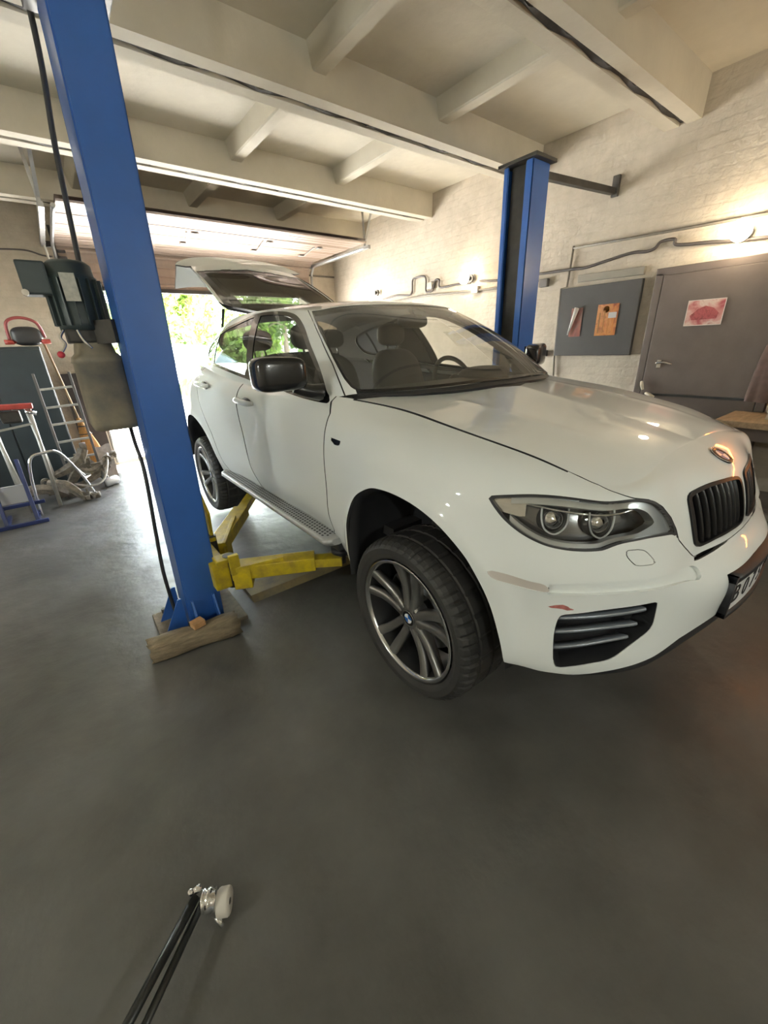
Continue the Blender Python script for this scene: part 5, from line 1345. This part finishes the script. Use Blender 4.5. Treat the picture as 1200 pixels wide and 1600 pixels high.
# conduits and cables along the wall
M_COND = mat('grey_conduit', (.17, .15, .12), .6, var=.3, vscale=20)
M_CABLE = mat('dark_cable', (.06, .05, .045), .6)
W = 2.575
solo('conduit', MB().tube([(W, 1.42, 2.34), (W, .9, 2.325), (W, .3, 2.31), (W, -.6, 2.29)], .011, 8, spline=False), M_COND, (W, .4, 2.3), 'upper grey conduit running level along the right wall', 'conduit')
solo('conduit', MB().tube([(W, 1.42, 2.36), (W, 1.44, 2.0), (W-.02, 1.49, 1.99), (W-.0, 1.49, 1.32), (W, 1.47, 1.08)], .010, 8, spline=False), M_COND, (W, 1.45, 1.08), 'vertical conduit at the left edge of the charcoal board', 'conduit')
solo('wall_cable', MB().tube([(W, 1.80, 2.165), (W, 1.40, 2.155), (W, 1.26, 2.15), (W, 1.05, 2.18), (W, .85, 2.205), (W, .72, 2.195), (W, .66, 2.21), (W, .62, 2.25), (W, .52, 2.25), (W, .49, 2.205), (W, .25, 2.18), (W, .08, 2.16), (W, -.5, 2.12)], .013, 8), M_CABLE, (W, .6, 2.15), 'sagging dark cable under the upper conduit on the right wall', 'cable')
solo('wall_cable', MB().tube([(W, 4.55, 2.19), (W, 4.2, 2.205), (W, 3.88, 2.19), (W, 3.84, 2.36), (W, 3.78, 2.385), (W, 3.62, 2.385), (W, 3.56, 2.34), (W, 3.56, 2.20), (W, 3.50, 2.18), (W, 3.42, 2.20), (W, 3.38, 2.30), (W, 3.30, 2.30), (W, 3.28, 2.21), (W, 3.0, 2.21), (W, 2.75, 2.20)], .012, 8), M_CABLE, (W, 3.6, 2.2), 'looped dark cable between the two far wall bulbs', 'cable')
solo('wall_cable', MB().tube([(W, 4.4, 2.13), (W, 3.6, 2.14), (W, 3.1, 2.12), (W, 2.75, 2.11), (W, 2.2, 2.09), (W, 1.72, 2.10)], .012, 8), M_COND, (W, 3., 2.1), 'grey cable running low behind the far post along the right wall', 'cable')
solo('wall_cable', MB().tube([(W, 2.60, 2.20), (W, 2.34, 2.175), (W, 2.1, 2.17), (W, 1.85, 2.165)], .011, 8), M_CABLE, (W, 2.3, 2.17), 'short dark cable between the middle bulb and the far post', 'cable')
for y, z, lab in ((3.47, 2.25, 'pale junction box inside the cable loop'), (2.66, 2.11, 'pale junction box under the middle wall bulb'), (1.71, 2.07, 'dark junction box to the right of the far post')):
    solo('junction_box', MB().box((2.575, y, z), (.05, .10, .08), bev=.008), mat('box_'+lab[:4], (.42, .39, .33) if 'pale' in lab else (.10, .09, .08), .6), (2.575, y, z-.04), lab, 'junction box')
solo('wall_batten', MB().box((2.585, 1.02, 2.055), (.03, .62, .065), Matrix.Rotation(.02, 3, 'X'), bev=.004), mat('dull_batten', (.22, .20, .16), .7, var=.2), (2.585, 1.02, 2.02), 'flat grey batten fixed above the charcoal board', 'batten')
for y, z in ((1.26, 2.20), (2.28, 2.22)):
    pass
solo('wall_socket', MB().box((2.58, 1.62, 1.36), (.04, .07, .07), bev=.01).cyl((2.55, 1.62, 1.36), (2.53, 1.62, 1.36), .02, 12), M_TRIM, (2.58, 1.62, 1.32), 'small dark socket on the wall between post and board', 'socket')
# door-rail pipe at the far corner
solo('wall_pipe', MB().cyl((2.05, 5.97, 2.68), (2.58, 5.97, 2.68), .014, 10), M_COND, (2.3, 5.97, 2.68), 'short grey pipe on the rear wall right of the door track', 'pipe')

# workbench
M_BENCHW = mat('worn_bench_wood', (.38, .26, .15), .7, var=.4, vscale=7, stretch=(1, 6, 6), bump=.2)
wb = thing('workbench', (2.3, -1.0, 0), 'wooden workbench at the right edge behind the car nose', 'workbench')
for k in range(4): MB().box((2.07+.145*k, -1.02, .875), (.140, 1.6, .045), bev=.004).build('plank', M_BENCHW, wb)
for xx in (2.06, 2.53):
    for yy in (-.30, -1.75): MB().box((xx, yy, .425), (.07, .07, .85), bev=.004).build('leg', M_DKDOOR, wb)
MB().box((2.3, -1.02, .80), (.5, 1.5, .09), bev=.004).build('apron', M_DKDOOR, wb)
MB().box((2.32, -1.02, .25), (.46, 1.4, .03), bev=.004).build('shelf', M_DKDOOR, wb)
M_RAG = mat('dirty_rag', (.42, .36, .28), .9, var=.4, vscale=14, bump=.4)
def rag(c, r, label, seed):
    rr = np.random.default_rng(seed); ph = rr.uniform(0, 6, 8); P = []
    for j in range(17):
        a = PI*j/16; row = []
        for i in range(33):
            b = 2*PI*i/32; k = 1+.20*math.sin(3*b+ph[0]+2*a)+.13*math.sin(5*b+ph[1]-3*a)+.09*math.sin(8*a+ph[2])
            row.append((c[0]+r[0]*k*math.sin(a)*math.cos(b), c[1]+r[1]*k*math.sin(a)*math.sin(b), max(c[2]+r[2]*k*math.cos(a), .8985)))
        P.append(row)
    o = MB().grid(P); solo('rag', o, M_RAG, (c[0], c[1], .8985), label, 'rag')
rag((2.26, -.62, .98), (.15, .17, .11), 'crumpled pale rag on the workbench edge', 1)
rag((2.42, -.95, .96), (.13, .15, .08), 'second crumpled rag further along the workbench', 4)
solo('wall_cardboard', MB().box((2.585, -.62, 1.55), (.02, .36, .42), bev=.002), mat('brown_card', (.40, .25, .14), .8, var=.2), (2.585, -.62, 1.34), 'brown cardboard sheet on the wall right of the metal door', 'cardboard')
for k, (y, lab) in enumerate(((-.38, 'dark jacket hanging by the metal door hinge'), (-.74, 'second dark jacket hanging over the workbench'))):
    rows = []
    for z in np.linspace(1.45, .98, 10):
        q = (1.45-z)/.47; w = .06+.10*q**.6
        rows.append([(2.53-.05*math.cos(t)*(1 if math.cos(t) > 0 else .4)-.012*math.sin(7*t+k)*q, y-.04*q+w*math.sin(t)*(1+.06*math.sin(5*t)), z) for t in np.linspace(0, 2*PI, 25)])
    solo('hanging_jacket', MB().grid(rows), mat('jacket%d' % k, (.10, .062, .05), .9, var=.3, vscale=20), (2.53, y, .98), lab, 'jacket')
# orange rope light drooping along the wall over the bench
rl = thing('rope_light', (2.5, -1.3, 1.0), 'glowing orange rope light drooping along the wall over the workbench', 'lamp')
MB().tube([(2.5, -.72, 1.76), (2.5, -.80, 1.70), (2.5, -.86, 1.66), (2.5, -1.0, 1.64), (2.5, -1.40, 1.54), (2.5, -1.75, 1.25), (2.5, -1.98, 1.0)], .013, 8).build('light_tube', emit_mat('orange_glow', (1., .30, .05), 20.), rl)
for p in ((2.55, -.72, 1.76), (2.55, -1.40, 1.54), (2.55, -1.98, 1.0)): MB().box((p[0]-.01, p[1], p[2]), (.08, .03, .03), bev=.004).build('wall_clip', M_TRIM, rl)

# ------------------------------------------------------------------ lamps
def lamp(c, label, wall, r=.045, col=(1., .82, .58), s=150.):
    c = np.array(c, float); a = np.array(wall, float)
    l = thing('wall_lamp', c, label, 'lamp', 'bare bulbs on the walls')
    MB().ball(c, (r, r, r*1.15), 18, 12).build('bulb', emit_mat('bulb_glow', col, s), l)
    MB().cyl(c+a*(r*.75), c+a*(r+.055), .022, 14).build('socket', M_TRIM, l)
    MB().cyl(c+a*(r+.04), c+a*(r+.11 if abs(a[0]) > .5 else r+.075), .012, 10).cyl(c+a*(r+.05), c+a*(r+.075), .045, 16).build('wall_rose', M_TRIM, l)
    return l
lamp((2.42, .03, 2.20), 'blazing bulb on the right wall above the dark metal door', (1, 0, 0), .066, s=62.)
lamp((2.42, 2.72, 2.24), 'bright bulb on the right wall just left of the far blue post', (1, 0, 0), .06, s=52.)
lamp((2.42, 4.65, 2.29), 'small bright bulb on the right wall nearest the garage door', (1, 0, 0), .055, s=45.)
lamp((-4.29, .15, 1.9), 'bare bulb alone on the left wall', (-1, 0, 0), col=(.93, 1., .96), s=620.)
lamp((-2.6, -3.49, 2.0), 'left one of two bare bulbs on the front wall', (0, -1, 0), col=(.93, 1., .96), s=560.)
lamp((.4, -3.49, 2.0), 'right one of two bare bulbs on the front wall', (0, -1, 0), col=(.93, 1., .96), s=560.)
# ================================================================== outside the garage
struct('ground', MB().box((2, 46.2, -.06), (120, 79.8, .12)), M_PAVE)
M_LEAF = [None, None, None]
def leaf_mat(name, c, c2):
    m = mat(name, c, .6, var=.5, vscale=3, col2=c2); nt = m.node_tree; b = nt.nodes['Principled BSDF']
    t = nt.nodes.new('ShaderNodeBsdfTranslucent'); t.inputs[0].default_value = (c[0]*1.6, c[1]*1.5, c[2]*.9, 1)
    mx = nt.nodes.new('ShaderNodeMixShader'); mx.inputs[0].default_value = .4
    o = nt.nodes['Material Output']; nt.links.new(b.outputs[0], mx.inputs[1]); nt.links.new(t.outputs[0], mx.inputs[2]); nt.links.new(mx.outputs[0], o.inputs[0])
    return m
LEAVES = [leaf_mat('birch_leaf', (.13, .21, .05), (.08, .15, .03)), leaf_mat('lime_leaf', (.17, .25, .055), (.10, .18, .03)), leaf_mat('dark_leaf', (.08, .15, .045), (.045, .10, .025))]
M_BARK = mat('grey_bark', (.26, .21, .16), .9, var=.5, vscale=9, bump=.4)
def leaves(n, fn, size):
    C = np.array([fn() for _ in range(n)]); a = RNG.normal(size=(n, 3)); a /= np.linalg.norm(a, axis=1)[:, None]
    b = np.cross(a, RNG.normal(size=(n, 3))); b /= np.linalg.norm(b, axis=1)[:, None]
    s = size*RNG.uniform(.6, 1.3, (n, 1)); V = np.stack([C-a*s, C+b*s*.5, C+a*s, C-b*s*.5], 1).reshape(-1, 3)
    return V, np.arange(4*n).reshape(-1, 4)
def mesh_from(name, V, F, m, parent):
    me = bpy.data.meshes.new(name); me.from_pydata((V-ORG[parent]).tolist(), [], F.tolist()); me.update(); return link_mesh(name, me, m, parent)
def tree(x, y, h, r, lm, label, low=1.2, n=2600):
    t = thing('tree', (x, y, 0), label, 'tree', 'trees across the yard')
    bend = RNG.normal(0, .15, 2)
    MB().tube([(x, y, 0), (x+bend[0]*.3, y, h*.35), (x+bend[0], y+bend[1], h*.9)], [.16, .12, .04], 10).build('trunk', M_BARK, t)
    mb = MB()
    for k in range(8):
        z = RNG.uniform(low, h*.8); a = RNG.uniform(0, 6.28); mb.tube([(x, y, z), (x+.5*r*math.cos(a), y+.5*r*math.sin(a), z+.4), (x+.9*r*math.cos(a), y+.9*r*math.sin(a), z+.2)], [.04, .025, .01], 6)
    mb.build('branches', M_BARK, t)
    cl = [(x+RNG.normal(0, r*.45), y+RNG.normal(0, r*.45), RNG.uniform(low+.3, h)) for _ in range(26)]
    def fn():
        c = cl[RNG.integers(len(cl))]; return np.array(c)+RNG.normal(0, 1, 3)*np.array([.33, .33, .42])*r*.55
    V, F = leaves(n, fn, .17); V[:, 2] = np.maximum(V[:, 2], .1)
    mesh_from('crown', V, F, lm, t)
TREES = [(-2.6, 16.5, 6.5, 1.2, 1, 'lime-green tree seen between pump and near post'), (1.0, 17.5, 7.5, 1.3, 0, 'birch right behind the near blue post, across the yard'), (3.9, 21, 8, 1.3, 1, 'pale birch with a bare trunk in the middle of the doorway'), (5.6, 17, 7, 1.3, 0, 'leafy tree under the raised tailgate, across the yard'),
         (8.6, 21, 7.5, 1.5, 2, 'darker tree at the right end of the tree line'), (-1.0, 29, 9, 2.0, 2, 'tall dark tree in the second row, left'), (5.0, 30, 9, 2.2, 2, 'tall dark tree in the second row, middle'), (11.0, 30, 9, 2.2, 1, 'tall lime tree in the second row, right')]
for x, y, h, r, k, lab in TREES: tree(x, y, h, r, LEAVES[k], lab)
for i, (x, lab) in enumerate(((-2.6, 'leftmost bush of the far hedge'), (1.0, 'second bush of the far hedge'), (4.6, 'third bush of the far hedge'), (8.2, 'rightmost bush of the far hedge'))):
    t = thing('bush', (x, 25.3, 0), lab, 'bush', 'bushes of the far hedge')
    V, F = leaves(3200, lambda: np.array([x+RNG.uniform(-1.75, 1.75), 25.3+RNG.uniform(-.7, .7), RNG.uniform(.12, 2.6)]), .2)
    mesh_from('foliage', V, F, LEAVES[i % 3], t); MB().cyl((x, 25.3, 0), (x, 25.3, 1.0), .05, 8).build('stem', M_BARK, t)
# parked car across the yard
pk = thing('parked_car', (1.35, 12.2, 0), 'white car parked outside in the sun, behind the lifted car', 'car')
def low(P, a, b): return P[::a, ::b]
def shell(P, up=0.): 
    Q = P*[1.05, 1.05, 1.05]; Q = Q-[0, 1.5, 0]; out = []
    for s in (-1, 1): out.append(np.stack([Q[..., 1]*-1+1.35, Q[..., 0]*s+12.2, Q[..., 2]+up], -1))
    return out
mb = MB()
for P in (low(Lg, 8, 6), low(Hg, 8, 8), low(Rg, 8, 6), low(Dg, 2, 4)):
    for Q in shell(P): mb.grid(Q)
mb.build('body', M_PAINT, pk)
for k, Q in enumerate(shell(low(Gg, 6, 7))): MB().grid(Q).build('glasshouse', mat('tinted_glass', (.08, .12, .13), .1, coat=1.) if k == 0 else bpy.data.materials['tinted_glass'], pk)
for yy in (0, 2.93):
    for s in (-1, 1):
        c = (-(yy*1.05-1.5)+1.35, 12.2+s*.93, .37); MB().lathe(c, (0, s, 0), [(-.2, .2), (-.2, .36), (.04, .37), (.08, .33), (.08, .25), (.05, .24), (.05, 0)], 28).build('wheel', M_RUBBER, pk)
